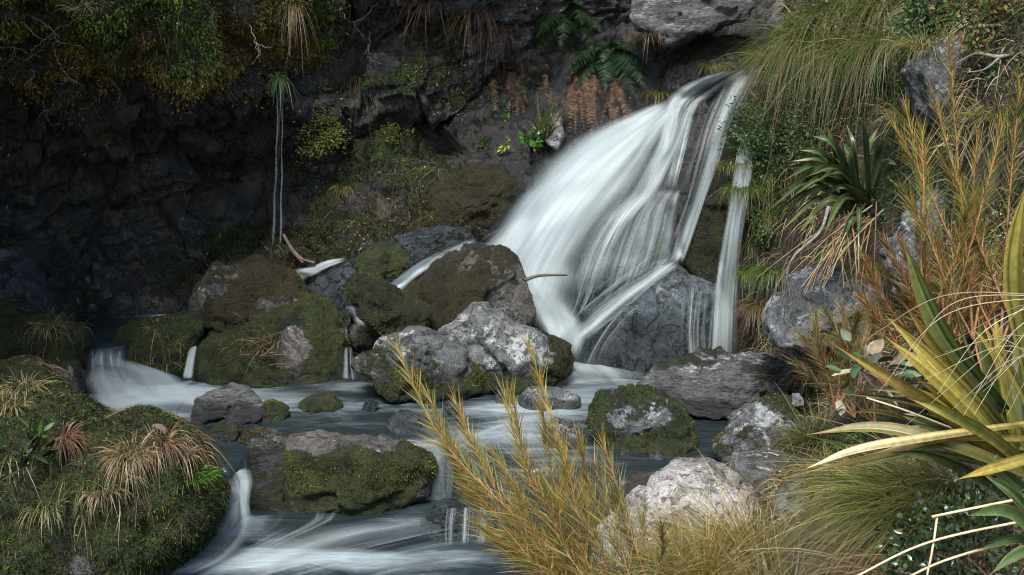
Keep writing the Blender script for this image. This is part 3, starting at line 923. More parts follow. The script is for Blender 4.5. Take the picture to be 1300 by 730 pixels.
boulder("rock", "grey stone tucked under the bent bright flax leaf", [(985, 640), (1010, 615), (1060, 612), (1090, 640), (1080, 680), (1000, 690)], 5.3, 0.25, M_LICHEN, 58, moss=-0.1, cat="rock", n=5)
for i, (x, y, w_, Yk, mt, lb) in enumerate([(832, 583, 11, 6.95, M_LICHEN, "small pale pebble-like stone beside the rounded white-lichen boulder"), (892, 585, 9, 6.85, M_SLATE, "thumb-sized dark stone in the gap before the waterline rock"), (1012, 508, 9, 6.9, M_LICHEN, "small grey stone at the base of the straw grass clump"),
                                        (925, 590, 10, 6.6, M_SLATE, "little grey stone against the flat-sided block"), (880, 605, 13, 6.3, M_LICHEN, "grey stone wedged on top of the sunlit rock's edge"), (640, 505, 12, 8.1, M_WET, "dark stone awash under the grey lichen-spotted boulder"),
                                        (470, 515, 10, 7.9, M_WET, "flat dark stone just breaking the calm water"), (575, 520, 14, 7.8, M_WET, "wet dark stone splitting the white current")]):
    boulder("rock", lb, [(x - w_, y + 4), (x - w_ * 0.6, y - w_ * 0.6), (x + w_ * 0.3, y - w_ * 0.8), (x + w_, y - 1), (x + w_ * 0.7, y + w_ * 0.6), (x - w_ * 0.5, y + w_ * 0.6)], Yk, 0.06, mt, 140 + i, moss=-0.2, wetz=0.04, n=5, cat="rock", rough=0.015)
# left bank
boulder("mossy_bank", "broad mossy bank hummock topped with dry grass, beside the lower cascade",
        [(-140, 520), (-60, 500), (20, 515), (70, 530), (110, 560), (150, 548), (215, 550), (245, 568), (262, 600), (278, 640), (262, 680), (220, 720), (180, 790), (0, 880), (-140, 880)], 6.2, 0.75, M_MOSSY, 61, moss=0.8, fuzz=MOSS_OLIVE + MOSS_DARK + MOSS_DARK + MOSS_GREEN[:3], fuzz_n=24000, n=7, lean=0.35, wetz=-0.38, cat="bank", facets=5, cut=0.85, fuzz_len=0.026)
boulder("mossy_bank", "mossy earth hump with wispy grass on the far side of the dry tufts",
        [(-120, 480), (0, 470), (45, 482), (70, 520), (60, 560), (-120, 580)], 6.9, 0.4, M_MOSSY, 62, moss=0.7, fuzz=MOSS_BROWN + MOSS_OLIVE, fuzz_n=4000, cat="bank")

# ------------------------------------------------------------------ what stands where: rays from the lens to the ground
def make_bvh(lst):
    off, sf = 0, []
    for a, b in lst:
        sf.append(b + off)
        off += len(a)
    return BVHTree.FromPolygons([tuple(x) for x in np.concatenate([a for a, b in lst]).tolist()], np.concatenate(sf).tolist(), all_triangles=True)


BVH = make_bvh(SOLID)
FBVH = make_bvh([SOLID[0]] + FALLROCK)


def hit(px, py, bvh=None):
    d = nrm(rays(px, py))
    h = (bvh or BVH).ray_cast(Vector(CAM), Vector(d))
    if h[0] is None:
        return P(px, py, 9.0), np.array([0, -1.0, 0]), 9.0
    return np.array(h[0]), np.array(h[1]), h[0].y


def ground_at(p):
    h = BVH.ray_cast(Vector(p) + Vector((0, 0, 1.5)), Vector((0, 0, -1)))
    return np.array(h[0]) if h[0] else np.asarray(p)


# ------------------------------------------------------------------ falling water
def ribbon(left, right, mat, parent, name="veil", nu=28, nv=70, bvh=None, off=0.03, sm=9, edge=0.25, ends=(0.1, 0.15), flatY=None, z=None, lift=0.0, bulge=0.0, density=1.0):
    Lp, Rp = catmull(left, nv), catmull(right, nv)
    u = np.linspace(0, 1, nu)
    px = Lp[:, None, 0] * (1 - u) + Rp[:, None, 0] * u
    py = Lp[:, None, 1] * (1 - u) + Rp[:, None, 1] * u
    if z is not None:
        zz = np.interp(np.linspace(0, 1, nv), np.linspace(0, 1, len(z)), z) if np.ndim(z) else np.full(nv, z)
        pts = PZ(px, py, zz[:, None] * np.ones_like(px))
        pts[..., 2] += lift * np.sin(np.pi * u)[None, :]
    else:
        if flatY is not None:
            Yv = np.interp(np.linspace(0, 1, nv), np.linspace(0, 1, len(flatY)), flatY)[:, None] * np.ones_like(px)
        else:
            Yv = np.array([[hit(a, b, FBVH)[2] for a, b in zip(ra, rb)] for ra, rb in zip(px, py)])
            for _ in range(2):
                pad = np.pad(Yv, 1, mode='edge')
                Yv = np.minimum.reduce([pad[i:i + Yv.shape[0], j:j + Yv.shape[1]] for i in range(3) for j in range(3)])
            for _ in range(sm):
                pad = np.pad(Yv, 1, mode='edge')
                Yv = np.minimum(Yv, (pad[:-2, 1:-1] + pad[2:, 1:-1] + pad[1:-1, :-2] + pad[1:-1, 2:] + 2 * Yv) / 6 + 0.002)
                Yv = (pad[:-2, 1:-1] + pad[2:, 1:-1] + pad[1:-1, :-2] + pad[1:-1, 2:]) / 8 + Yv / 2
            Yv = Yv - off - bulge * np.sin(np.pi * u)[None, :]
        pts = P(px, py, Yv)
    v = pts.reshape(-1, 3)
    V = np.linspace(0, 1, nv)
    fe = np.clip(np.minimum(u, 1 - u) / edge, 0, 1) if edge > 0 else np.ones(nu)
    fv = np.clip(V / ends[0], 0, 1) * np.clip((1 - V) / ends[1], 0, 1)
    fade = (fe[None, :] * fv[:, None] * density).ravel()
    # metres across and along, so that strands keep one width
    wm = np.linalg.norm(pts[:, -1] - pts[:, 0], axis=1).mean()
    lm = np.linalg.norm(np.diff(pts[:, nu // 2], axis=0), axis=1).sum()
    uv = np.stack([np.tile(u * wm, nv), np.repeat(V * lm, nu)], 1)
    uv += np.array([(int(sum(p_[0] * 7 + p_[1] * 3 for p_ in left)) % 97) * 0.37, 0])
    return part(name, v, gridf(nu, nv), mat, parent, attrs={"fade": fade}, uv=uv)


V_SILK = veil_material("silky_white_water", 3.0, 0.35, 0.22, 0.95, base=0.30, fine=0.4)
V_DENSE = veil_material("dense_white_water", 6, 0.4, 0.25, 0.85, base=0.25, fine=0.45)
V_MID = veil_material("streaky_white_water", 9, 0.4, 0.28, 0.90, base=0.04, fine=0.4)
V_THIN = veil_material("thin_water_strands", 20, 0.4, 0.44, 0.88, fine=0.5)
V_FOAM = veil_material("drifting_foam", 4, 0.5, 0.47, 1.0, fine=0.6, warp=0.6)
V_MIST = veil_material("soft_foam", 2.0, 0.8, 0.15, 1.0, base=0.15, fine=0.3)

fall = empty("waterfall", P(800, 440, 9.2), "broad silky white waterfall spreading over dark rock into the pool", "waterfall")
# the main white veil
mainL = [(856, 126), (790, 152), (745, 172), (705, 205), (672, 240), (645, 275), (622, 305), (612, 330)]
mainR = [(862, 136), (836, 185), (818, 220), (795, 260), (765, 300), (740, 340), (722, 385), (705, 430)]
ribbon([(a - 10, b - 2) for a, b in mainL], mainR, V_SILK, fall, nu=50, nv=90, off=0.10, sm=25, edge=0.26, ends=(0.05, 0.12))
ribbon(mainL, [(845, 145), (815, 190), (785, 235), (755, 275), (725, 320), (705, 360), (690, 400), (680, 425)], V_SILK, fall, nu=40, nv=80, off=0.16, sm=25, edge=0.35, ends=(0.15, 0.1))
# stream from the lip
ribbon([(905, 92), (865, 108), (842, 130), (838, 165), (820, 210), (800, 245), (770, 280), (745, 310)], [(960, 85), (920, 112), (885, 140), (868, 180), (850, 215), (835, 245), (815, 265), (790, 300)], V_MID, fall, off=0.05, sm=12, edge=0.2, ends=(0.04, 0.15))
ribbon([(925, 88), (890, 98), (858, 115), (845, 135), (835, 180), (815, 225)], [(950, 84), (910, 106), (876, 126), (858, 155), (848, 195), (830, 230)], V_DENSE, fall, off=0.07, sm=12, edge=0.35, ends=(0.1, 0.2))
# right-hand chute
chL = [(942, 84), (920, 112), (900, 160), (888, 205), (875, 255), (858, 300), (846, 340)]
chR = [(968, 78), (950, 110), (928, 150), (912, 200), (893, 250), (876, 300), (864, 335)]
ribbon([(a - 4, b) for a, b in chL], [(a + 4, b) for a, b in chR], V_MID, fall, nu=20, off=0.05, sm=12, edge=0.12, ends=(0.05, 0.06))
ribbon([(a + 5, b) for a, b in chL], [(a - 3, b) for a, b in chR], V_DENSE, fall, nu=16, off=0.07, sm=12, edge=0.4, ends=(0.1, 0.1), density=0.8)
# where the chute turns aside and spreads over the shoulder of the grey boulder
ribbon([(846, 325), (820, 345), (790, 362), (755, 385), (725, 410), (700, 432)], [(868, 336), (845, 352), (810, 376), (780, 402), (748, 432), (712, 455)], V_MID, fall, off=0.05, sm=12, edge=0.3, ends=(0.08, 0.1))
ribbon([(850, 330), (815, 352), (775, 378), (735, 410), (705, 436)], [(862, 334), (830, 358), (792, 386), (755, 420), (715, 448)], V_DENSE, fall, off=0.07, sm=12, edge=0.4, ends=(0.1, 0.1))
# the comb of strands on the ribbed rock
ribbon([(812, 238), (775, 262), (748, 300), (728, 345), (722, 390)], [(868, 238), (862, 262), (858, 295), (850, 330), (838, 345)], V_MID, fall, nu=40, off=0.04, sm=6, edge=0.08, ends=(0.1, 0.12), density=0.55)
ribbon([(812, 240), (780, 262), (755, 300), (735, 345), (722, 392), (705, 430)], [(850, 240), (835, 265), (815, 300), (795, 345), (770, 385), (735, 420)], V_THIN, fall, nu=40, off=0.06, sm=6, edge=0.1, ends=(0.05, 0.2))
ribbon([(872, 112), (858, 150), (846, 200), (838, 240)], [(925, 108), (905, 150), (890, 200), (876, 250)], V_THIN, fall, nu=34, off=0.04, sm=8, edge=0.1, ends=(0.15, 0.2), density=0.8)
ribbon([(850, 300), (800, 330), (745, 370), (700, 410)], [(880, 318), (850, 350), (800, 395), (745, 440)], V_THIN, fall, nu=34, off=0.045, sm=8, edge=0.15, ends=(0.15, 0.15), density=0.9)
# a faint film that joins the strands, and the soft spray along the veil's upper side
ribbon([(838, 138), (800, 200), (760, 260), (730, 320), (712, 390)], [(905, 120), (880, 200), (862, 270), (845, 330), (770, 400)], V_SILK, fall, nu=40, off=0.05, sm=14, edge=0.2, ends=(0.2, 0.25), density=0.20)
ribbon([(815, 140), (760, 150), (715, 175), (675, 210), (640, 250), (612, 290), (590, 315)], [(838, 150), (790, 172), (750, 205), (712, 245), (680, 285), (655, 320), (640, 350)], V_MIST, fall, nu=26, off=0.14, sm=25, edge=0.5, ends=(0.3, 0.3), density=0.42)
ribbon([(585, 300), (600, 330), (640, 380), (665, 430)], [(690, 290), (720, 330), (742, 380), (750, 440)], V_MIST, fall, nu=30, off=0.25, sm=30, edge=0.5, ends=(0.4, 0.35), density=0.5)
ribbon([(650, 440), (660, 460), (690, 482), (740, 500)], [(790, 455), (820, 466), (840, 480), (830, 505)], V_MIST, fall, nu=30, nv=40, z=[.10, .07, .05, .03], lift=0.05, edge=0.45, ends=(0.3, 0.5), density=0.9)
# thin side stream
ribbon([(950, 158), (936, 200), (926, 260), (916, 320), (908, 380), (902, 455)], [(968, 152), (955, 200), (944, 260), (936, 320), (932, 380), (930, 455)], V_MID, fall, nu=18, off=0.05, sm=12, edge=0.12, ends=(0.1, 0.03))
ribbon([(946, 160), (932, 200), (922, 260), (911, 320), (902, 380), (896, 455)], [(972, 154), (960, 200), (950, 260), (942, 320), (938, 380), (937, 455)], V_THIN, fall, nu=20, off=0.06, sm=12, edge=0.1, ends=(0.1, 0.03))
ribbon([(953, 165), (940, 205), (930, 260), (921, 320), (914, 380), (906, 455)], [(962, 160), (950, 205), (940, 260), (931, 320), (926, 380), (924, 455)], V_MID, fall, nu=14, off=0.07, sm=12, edge=0.4, ends=(0.15, 0.05))
# trickles down the grey boulder
ribbon([(862, 350), (858, 390), (856, 430), (856, 470)], [(905, 362), (902, 395), (900, 430), (905, 468)], V_THIN, fall, nu=20, off=0.02, sm=4, edge=0.2, ends=(0.2, 0.05), density=0.8)
ribbon([(800, 385), (775, 405), (752, 440), (738, 468)], [(822, 382), (800, 408), (775, 440), (768, 468)], V_THIN, fall, nu=16, off=0.02, sm=6, edge=0.3, ends=(0.2, 0.1))
# boiling foot
ribbon([(625, 300), (640, 345), (668, 385), (688, 425), (700, 462)], [(745, 330), (735, 370), (738, 400), (745, 425), (740, 462)], V_MIST, fall, nu=30, off=0.10, sm=30, edge=0.25, ends=(0.15, 0.2))

cas = empty("cascade", P(560, 320, 9.3), "thin white rivulet sliding past the back of the pointed mossy boulder", "cascade")
ribbon([(600, 300), (560, 318), (520, 340), (490, 365), (470, 380)], [(640, 310), (590, 325), (540, 345), (510, 372), (495, 385)], V_MID, cas, off=0.06, sm=12, edge=0.3, ends=(0.1, 0.15))
ribbon([(560, 317), (530, 333), (500, 355), (478, 375)], [(585, 322), (545, 342), (515, 365), (492, 385)], V_DENSE, cas, off=0.08, sm=12, edge=0.35, ends=(0.2, 0.2))
cas = empty("cascade", P(450, 400, 9.0), "white water spilling between the leaning boulder and the large twiggy one", "cascade")
ribbon([(432, 388), (440, 395), (446, 405), (452, 415)], [(462, 385), (475, 398), (482, 410), (486, 420)], V_MID, cas, nu=16, nv=30, off=0.06, sm=8, edge=0.3, ends=(0.2, 0.2))
cas = empty("cascade", P(395, 340, 9.3), "curling white rivulet at the end of the dark slab, near the driftwood root", "cascade")
ribbon([(440, 326), (415, 330), (392, 338), (372, 342), (366, 352)], [(440, 332), (418, 340), (400, 350), (388, 356), (378, 362)], V_DENSE, cas, nu=16, nv=40, off=0.07, sm=14, edge=0.3, ends=(0.15, 0.2))
cas = empty("cascade", PZ(150, 500, .1), "foaming white cascade from the still dark pool into the lower one", "cascade")
ribbon([(106, 438), (104, 460), (104, 490), (110, 525)], [(160, 442), (162, 465), (185, 490), (250, 520)], V_MID, cas, nu=30, nv=40, z=[.37, .28, .12, .03], edge=0.2, ends=(0.25, 0.1))
ribbon([(100, 470), (100, 490), (110, 520), (130, 532)], [(180, 462), (235, 480), (262, 505), (300, 528)], V_MIST, cas, nu=30, nv=40, z=[.2, .15, .07, .03], lift=0.08, edge=0.25, ends=(0.3, 0.25))
cas = empty("cascade", P(240, 465, 8.5), "narrow little fall between two mossy boulders", "cascade")
ribbon([(240, 438), (236, 455), (230, 482)], [(252, 438), (249, 455), (246, 482)], V_MID, cas, nu=12, nv=30, flatY=[8.62, 8.5, 8.42], edge=0.3, ends=(0.1, 0.1))
cas = empty("cascade", P(441, 460, 8.5), "slim dark trickle beside the large twiggy mossy boulder", "cascade")
ribbon([(436, 440), (435, 460), (432, 482)], [(448, 440), (450, 460), (456, 484)], V_THIN, cas, nu=12, nv=30, flatY=[8.6, 8.45, 8.4], edge=0.3, ends=(0.1, 0.1))
cas = empty("cascade", PZ(300, 620, -.2), "small fall sliding between the mossy hummock and the flat grey slab", "cascade")
ribbon([(266, 598), (278, 612), (285, 640), (280, 672)], [(318, 592), (322, 610), (318, 640), (322, 668)], V_MID, cas, nu=22, nv=40, flatY=[6.95, 6.75, 6.68, 6.6], edge=0.2, ends=(0.1, 0.25))
ribbon([(268, 610), (285, 640), (270, 675), (230, 715), (190, 732)], [(312, 600), (316, 640), (325, 672), (300, 705), (250, 732)], V_MID, cas, nu=24, nv=50, flatY=[6.72, 6.50, 6.36, 6.05, 5.86], edge=0.3, ends=(0.15, 0.2))
cas = empty("cascade", P(590, 660, 6.5), "little fringed fall over the dark rounded rock behind the golden shrub", "cascade")
ribbon([(560, 645), (556, 660), (556, 695)], [(640, 640), (645, 660), (640, 690)], V_THIN, cas, nu=30, nv=30, flatY=[6.5, 6.42, 6.36], edge=0.15, ends=(0.1, 0.15))
rap = empty("rapids", PZ(400, 690, -.38), "silky streaked rapids sweeping across the lowest pool", "rapids")
ribbon([(640, 655), (560, 662), (470, 680), (360, 706), (230, 745)], [(640, 700), (560, 704), (480, 722), (400, 745), (300, 780)], V_FOAM, rap, nu=40, nv=80, z=-0.33, edge=0.5, ends=(0.3, 0.1))
ribbon([(640, 685), (560, 690), (470, 700), (380, 725), (320, 760)], [(650, 730), (580, 735), (520, 750), (440, 775), (400, 800)], V_FOAM, rap, nu=40, nv=70, z=-0.32, edge=0.45, ends=(0.3, 0.1))
ribbon([(320, 640), (335, 660), (300, 690), (250, 712), (190, 735)], [(470, 650), (450, 662), (390, 684), (330, 715), (280, 760)], V_FOAM, rap, nu=30, nv=60, z=-0.335, edge=0.5, ends=(0.2, 0.1), density=0.9)
ribbon([(560, 632), (470, 655), (390, 668), (330, 690), (240, 730)], [(640, 660), (560, 676), (480, 690), (400, 715), (330, 760)], V_MIST, rap, nu=30, nv=60, z=-0.325, edge=0.5, ends=(0.3, 0.2), density=0.5)
rap = empty("rapids", PZ(640, 540, .02), "white current curving round the stones into the golden shrub", "rapids")
ribbon([(740, 478), (690, 520), (620, 530), (570, 545), (540, 575), (560, 610)], [(830, 478), (760, 520), (690, 540), (640, 560), (600, 590), (610, 625)], V_FOAM, rap, nu=30, nv=70, z=[.02, .02, .02, .02, 0.0, -.12], edge=0.25, ends=(0.15, 0.15))
ribbon([(500, 530), (520, 545), (545, 560), (575, 585), (590, 610)], [(560, 520), (585, 540), (620, 560), (640, 585), (650, 610)], V_FOAM, rap, nu=24, nv=40, z=[.022, .022, .022, .01, -.08], edge=0.25, ends=(0.2, 0.2))
thr = empty("waterfall", P(350, 335, 9.6), "pair of thin water threads dropping from the hanging rosette plant", "waterfall")
Yth = hit(352, 100)[2] - 0.12
ribbon([(350, 100), (349, 180), (344, 260), (338, 338)], [(364, 100), (364, 180), (363, 260), (363, 338)], V_THIN, thr, name="water_film", nu=12, nv=50, flatY=[Yth + 0.02, Yth - 0.03], edge=0.5, ends=(0.1, 0.2), density=0.30)
for a, b, c, d_ in ((354, 346, 2.6, 5.5), (359, 356, 2.0, 4.2)):
    ys = np.linspace(104, 340, 9)
    xs = np.linspace(a, b, 9) + np.array([0, .6, -.5, .4, -.7, .5, -.3, .6, 0]) * (1 if c > 4 else -1)
    ws = np.linspace(c, d_, 9) * np.array([1, .8, 1.1, .75, 1.05, .85, 1.15, 1.0, 1.6])
    ribbon(list(zip(xs - ws / 2, ys)), list(zip(xs + ws / 2, ys)), V_SILK, thr, name="water_thread", nu=10, nv=60, flatY=[Yth, Yth - 0.05], edge=0.5, ends=(0.1, 0.2), density=0.65)

# ------------------------------------------------------------------ plants
GREEN = [(0.032, 0.080, 0.016), (0.048, 0.110, 0.020), (0.028, 0.058, 0.012), (0.075, 0.130, 0.025)]
OLIVE = [(0.10, 0.115, 0.024), (0.135, 0.135, 0.030), (0.075, 0.095, 0.018), (0.17, 0.14, 0.036)]
STRAW = [(0.30, 0.22, 0.12), (0.38, 0.30, 0.18), (0.24, 0.16, 0.08), (0.42, 0.34, 0.22)]
YGREEN = [(0.20, 0.19, 0.045), (0.26, 0.23, 0.06), (0.14, 0.15, 0.035), (0.33, 0.27, 0.08), (0.12, 0.13, 0.035)]
GOLD = [(0.38, 0.24, 0.045), (0.44, 0.28, 0.06), (0.28, 0.21, 0.04), (0.46, 0.20, 0.035)]
ORANGE = [(0.38, 0.13, 0.025), (0.42, 0.17, 0.03), (0.30, 0.14, 0.03)]
BROWN = [(0.13, 0.07, 0.04), (0.20, 0.115, 0.065), (0.16, 0.09, 0.05), (0.09, 0.05, 0.03)]
DARKG = [(0.014, 0.030, 0.012), (0.022, 0.045, 0.017), (0.016, 0.026, 0.010)]


def tussock(label, px, py, n, L, cols, tips=None, spread=0.6, lean=(0, 0, 0), droop=0.6, wid=0.005, rad=0.06, seed=0, name="grass_tuft", cat="grass tuft", group=None, segs=6, Y=None, root=None, flat=1.0):
    r = np.random.default_rng(1000 + seed)
    n = int(n * 1.7)
    p = root if root is not None else (P(px, py, Y) if Y else hit(px, py)[0])
    a = r.random(n) * 2 * np.pi
    s = np.sqrt(r.random(n))
    d = np.stack([np.cos(a) * s * spread, np.sin(a) * s * spread * flat, np.ones(n) * 0.9], 1) + r.normal(size=(n, 3)) * 0.12 + np.array(lean)
    rt = p + np.stack([np.cos(a) * s * rad, np.sin(a) * s * rad, np.full(n, -0.02)], 1)
    c0 = pal(cols, n, r)
    c1 = pal(tips or cols, n, r)
    A = Acc()
    A.blades(rt, d, L * (0.45 + 0.65 * r.random(n)), wid * (0.6 + 0.8 * r.random(n)), droop * (0.4 + r.random(n)), c0, c1, segs=segs, curl=r.normal(size=(n, 3)) * 0.12, r=r)
    return tag(A.build(name, M_GRASS, origin=p), label, cat, group)


def needle_shrub(label, base, tips, Yb, Yt, needles=120, nl=0.12, seed=0, cols=OLIVE, tipc=GOLD, stemr=0.007, sag=0.25, start=0.3, group=None, wid=0.005):
    r = np.random.default_rng(2000 + seed)
    b0 = np.array(base[0], float)
    root = empty("needle_shrub", P(b0[0], b0[1], Yb), label, "shrub", group)
    A = Acc()
    for i, tp in enumerate(tips):
        bb = np.array(base[i % len(base)], float)
        tp = np.array(tp, float)
        mid = bb * 0.5 + tp * 0.5 + np.array([(tp[0] - bb[0]) * 0.12 * sag * 4 * 0.5, abs(tp[0] - bb[0]) * sag * 0.5])
        yt = Yt + r.normal() * 0.12
        pts = [P(*bb, Yb), P(*mid, (Yb + yt) / 2 + r.normal() * 0.04), P(*tp, yt)]
        mj = nrm(np.array(pts[2]) - pts[0])
        pts[1:2] = [pts[1] * 0.6 + pts[0] * 0.4 + r.normal(size=3) * 0.018, pts[1] * 0.6 + pts[2] * 0.4 + r.normal(size=3) * 0.018]
        c = catmull(pts, 40)
        v, f = tube(pts, stemr, stemr * 0.35, n=24, sides=5)
        part("stem", v, f, M_STEM, root)
        k = needles
        t = start + (1 - start) * np.sort(np.clip(r.random(k) + 0.05 * np.sin(r.random() * 6 + 38 * r.random(k)), 0, 1) ** (0.75 + 0.3 * r.random()))
        idx = np.clip((t * 39), 0, 38.99)
        i0 = idx.astype(int)
        fr = (idx - i0)[:, None]
        rt = c[i0] * (1 - fr) + c[i0 + 1] * fr
        tan = nrm(c[i0 + 1] - c[i0])
        rd = r.normal(size=(k, 3))
        rd -= (rd * tan).sum(1, keepdims=True) * tan
        rd = nrm(rd)
        open_ = (0.32 + 0.60 * r.random(k))[:, None] * (1.30 - t)[:, None] + 0.06
        d = tan + rd * open_
        ln = nl * (0.35 + 0.9 * r.random(k)) * (0.75 + 0.35 * (1 - np.abs(2 * t - 1.1)))
        c0 = pal(tipc, k, r)
        c1 = pal(cols, k, r)
        m = (r.random(k) < 0.22)[:, None]
        c1 = np.where(m, pal(tipc, k, r), c1)
        A.blades(rt, d, ln, wid * (0.7 + 0.6 * r.random(k)), 0.10 * r.random(k), c0, c1, segs=3, curl=rd * 0.08, r=r)
    A.build("foliage", M_GRASS, root)
    return root


def flax(label, leaves, name="flax_plant", group=None, seed=0):
    """each leaf: list of (px, py, Y) from base to tip, width in metres, base colour, tip colour, twist"""
    r = np.random.default_rng(3000 + seed)
    b = leaves[0][0][0]
    root = empty(name, P(*b), label, "flax", group)
    for lf in leaves:
        pts, wd, ca, cb = lf[:4]
        tw = lf[4] if len(lf) > 4 else 0.0
        c = catmull([P(*q) for q in pts], 26)
        tan = nrm(np.gradient(c, axis=0))
        view = nrm(CAM - c)
        s = nrm(np.cross(tan, view))
        up = np.cross(s, tan)
        ang = tw + 0.35 * r.normal()
        s = s * math.cos(ang) + up * math.sin(ang)
        t = np.linspace(0, 1, 26)
        w = wd * 0.74 * (0.5 + 0.5 * np.sin(np.pi * np.clip(t * 0.9 + 0.08, 0, 1))) * np.clip(1 - t ** 6, 0.03, 1) * np.clip((1 - t) * 4.5, 0.05, 1) ** 0.6
        nn = np.cross(s, tan)
        cols_ = []
        vs_ = []
        ks = np.linspace(-1, 1, 11)
        dmg = np.clip(fbm(np.stack([t * 9, t * 0, t * 0], 1) + r.random(3) * 50, 3, 5) + 0.12, 0, 1)[:, None]
        for kx in ks:
            rag = 1 - (0.10 * (fbm(np.stack([t * 40, t * 0 + kx * 3, t * 0], 1) + r.random(3) * 9, 2, 8) + 0.3) if abs(kx) > 0.95 else 0)
            vs_.append(c + s * (w * 0.5 * kx * rag)[:, None] + nn * (w * 0.30 * abs(kx))[:, None])
            cc = np.array(ca)[None] * (1 - t)[:, None] + np.array(cb)[None] * t[:, None]
            cc = cc * (1 + 0.30 * r.normal())
            if abs(kx) > 0.9:
                cc = cc * (1 - dmg * 1.6) + np.array([0.26, 0.10, 0.025]) * dmg * 1.6
                cc = cc * 0.65 + np.array([0.28, 0.11, 0.02]) * 0.35
            tipm = smooth(0.86, 1.0, t + 0.04 * r.normal())[:, None]
            cc = cc * (1 - tipm) + np.array([0.22, 0.10, 0.035]) * tipm
            cols_.append(np.clip(cc, 0.004, 1))
        v = np.stack(vs_, 1).reshape(-1, 3)
        cc = np.stack(cols_, 1).reshape(-1, 3)
        part("leaf", v, gridf(11, 26), M_FLAX, root, cols=cc)
    return root


def shrub(label, px, py, rad, n, cols, leaf=0.03, seed=0, name="shrub", Y=None, twigs=6, mat=None, asp=0.55, up=0.3, group=None, cat="shrub", twig_mat=None, off=0.4, zs=0.85, clumps=None, root=None):
    r = np.random.default_rng(4000 + seed)
    if root is not None:
        p, nn = root
    elif Y:
        p, nn = P(px, py, Y), np.array([0, -1, 0.3])
    else:
        p, nn, _ = hit(px, py)
    if nn[1] > 0.3:
        nn = -nn
    e = empty(name, p, label, cat, group)
    cen = p + nn * rad * off
    m = clumps or max(6, int(n / 60))
    cc = nrm(r.normal(size=(m, 3))) * (r.random((m, 1)) ** 0.4) * rad * np.array([1, 0.7, zs])
    tv, tf, ofs = [], [], 0
    for i in range(min(twigs, m)):
        q = cen + cc[i]
        v, f = tube([p - nn * 0.02, (p + q) / 2 + r.normal(size=3) * rad * 0.12, q], rad * 0.022 + 0.002, 0.0015, n=10, sides=5)
        tv.append(v)
        tf.append(f + ofs)
        ofs += len(v)
    if tv:
        part("twigs", np.concatenate(tv), np.concatenate(tf), twig_mat or M_BROWN, e)
    k = r.integers(0, m, n)
    rt = cen + cc[k] + r.normal(size=(n, 3)) * rad * 0.20
    d = nrm(rt - cen) + r.normal(size=(n, 3)) * 0.6 + np.array([0, -0.2, up])
    c0 = pal(cols, n, r, 0.35) * (0.65 + 0.7 * r.random(m)[k])[:, None]
    A = Acc()
    A.blades(rt, d, leaf * (0.6 + 0.8 * r.random(n)), leaf * asp * (0.7 + 0.6 * r.random(n)), 0.25 * r.random(n), c0 * 0.85, c0 * 1.15, segs=3, profile='oval', fold=0.25, r=r)
    A.build("foliage", mat or M_LEAF, e)
    return e


def fern(label, px, py, nf, L, cols, seed=0, dead=0, name="fern", Y=None, a0=0.0, a1=2 * np.pi, deadL=None, up=0.5):
    r = np.random.default_rng(5000 + seed)
    p = P(px, py, Y) if Y else hit(px, py)[0]
    p = p + np.array([0, -0.06, 0])
    e = empty(name, p, label, "fern")

    p_base = p

    def frond(nm, d, ln, droop, c, wmul=1.0):
        p = p_base + (r.normal(size=3) * np.array([0.16, 0.04, 0.05]) if nm == 'dead_frond' else 0)
        t = np.linspace(0, 1, 22)
        pos = p + nrm(d) * (t * ln)[:, None] + np.array([0, 0, -1]) * (droop * ln * t ** 2)[:, None]
        tan = nrm(np.gradient(pos, axis=0))
        s = nrm(np.cross(tan, np.array([0.0, -0.3, 1.0])))
        A = Acc()
        tt = np.linspace(0.12, 0.99, 34)
        q = np.stack([np.interp(tt, t, pos[:, k]) for k in range(3)], 1)
        tq = np.stack([np.interp(tt, t, tan[:, k]) for k in range(3)], 1)
        sq = np.stack([np.interp(tt, t, s[:, k]) for k in range(3)], 1)
        for sg in (-1, 1):
            pl = ln * 0.24 * wmul * np.sin(np.pi * (0.12 + 0.86 * tt) ** 0.8) + 0.006
            cc = pal(c, 34, r, 0.3)
            A.blades(q, sq * sg + tq * 0.45 + r.normal(size=q.shape) * 0.1, pl, np.full(34, ln * 0.030), np.full(34, 0.25), cc, cc, segs=3, profile='grass', side=tq + r.normal(size=q.shape) * 0.2, r=r)
        A.blades(p[None], nrm(d)[None], np.array([ln]), np.array([0.006]), np.array([droop]), np.array([[0.10, 0.06, 0.03]]), np.array([[0.08, 0.07, 0.03]]), segs=14, r=r)
        A.build(nm, M_LEAF, e)

    for i in range(nf):
        a = a0 + (a1 - a0) * (i + 0.5) / nf + r.normal() * 0.15
        frond("frond", np.array([math.cos(a), -0.55 + 0.3 * r.normal(), up + 0.5 * abs(math.sin(a)) * np.sign(math.sin(a)) + 0.2 * r.normal()]), L * (0.75 + 0.4 * r.random()), 0.55 + 0.25 * r.random(), cols)
    for i in range(dead):
        frond("dead_frond", np.array([r.normal() * 0.45, -0.5 - 0.3 * r.random(), 0.15 + 0.2 * r.random()]), (deadL or L) * (0.7 + 0.6 * r.random()), 1.25 + 0.5 * r.random(), BROWN, 0.36)
    return e


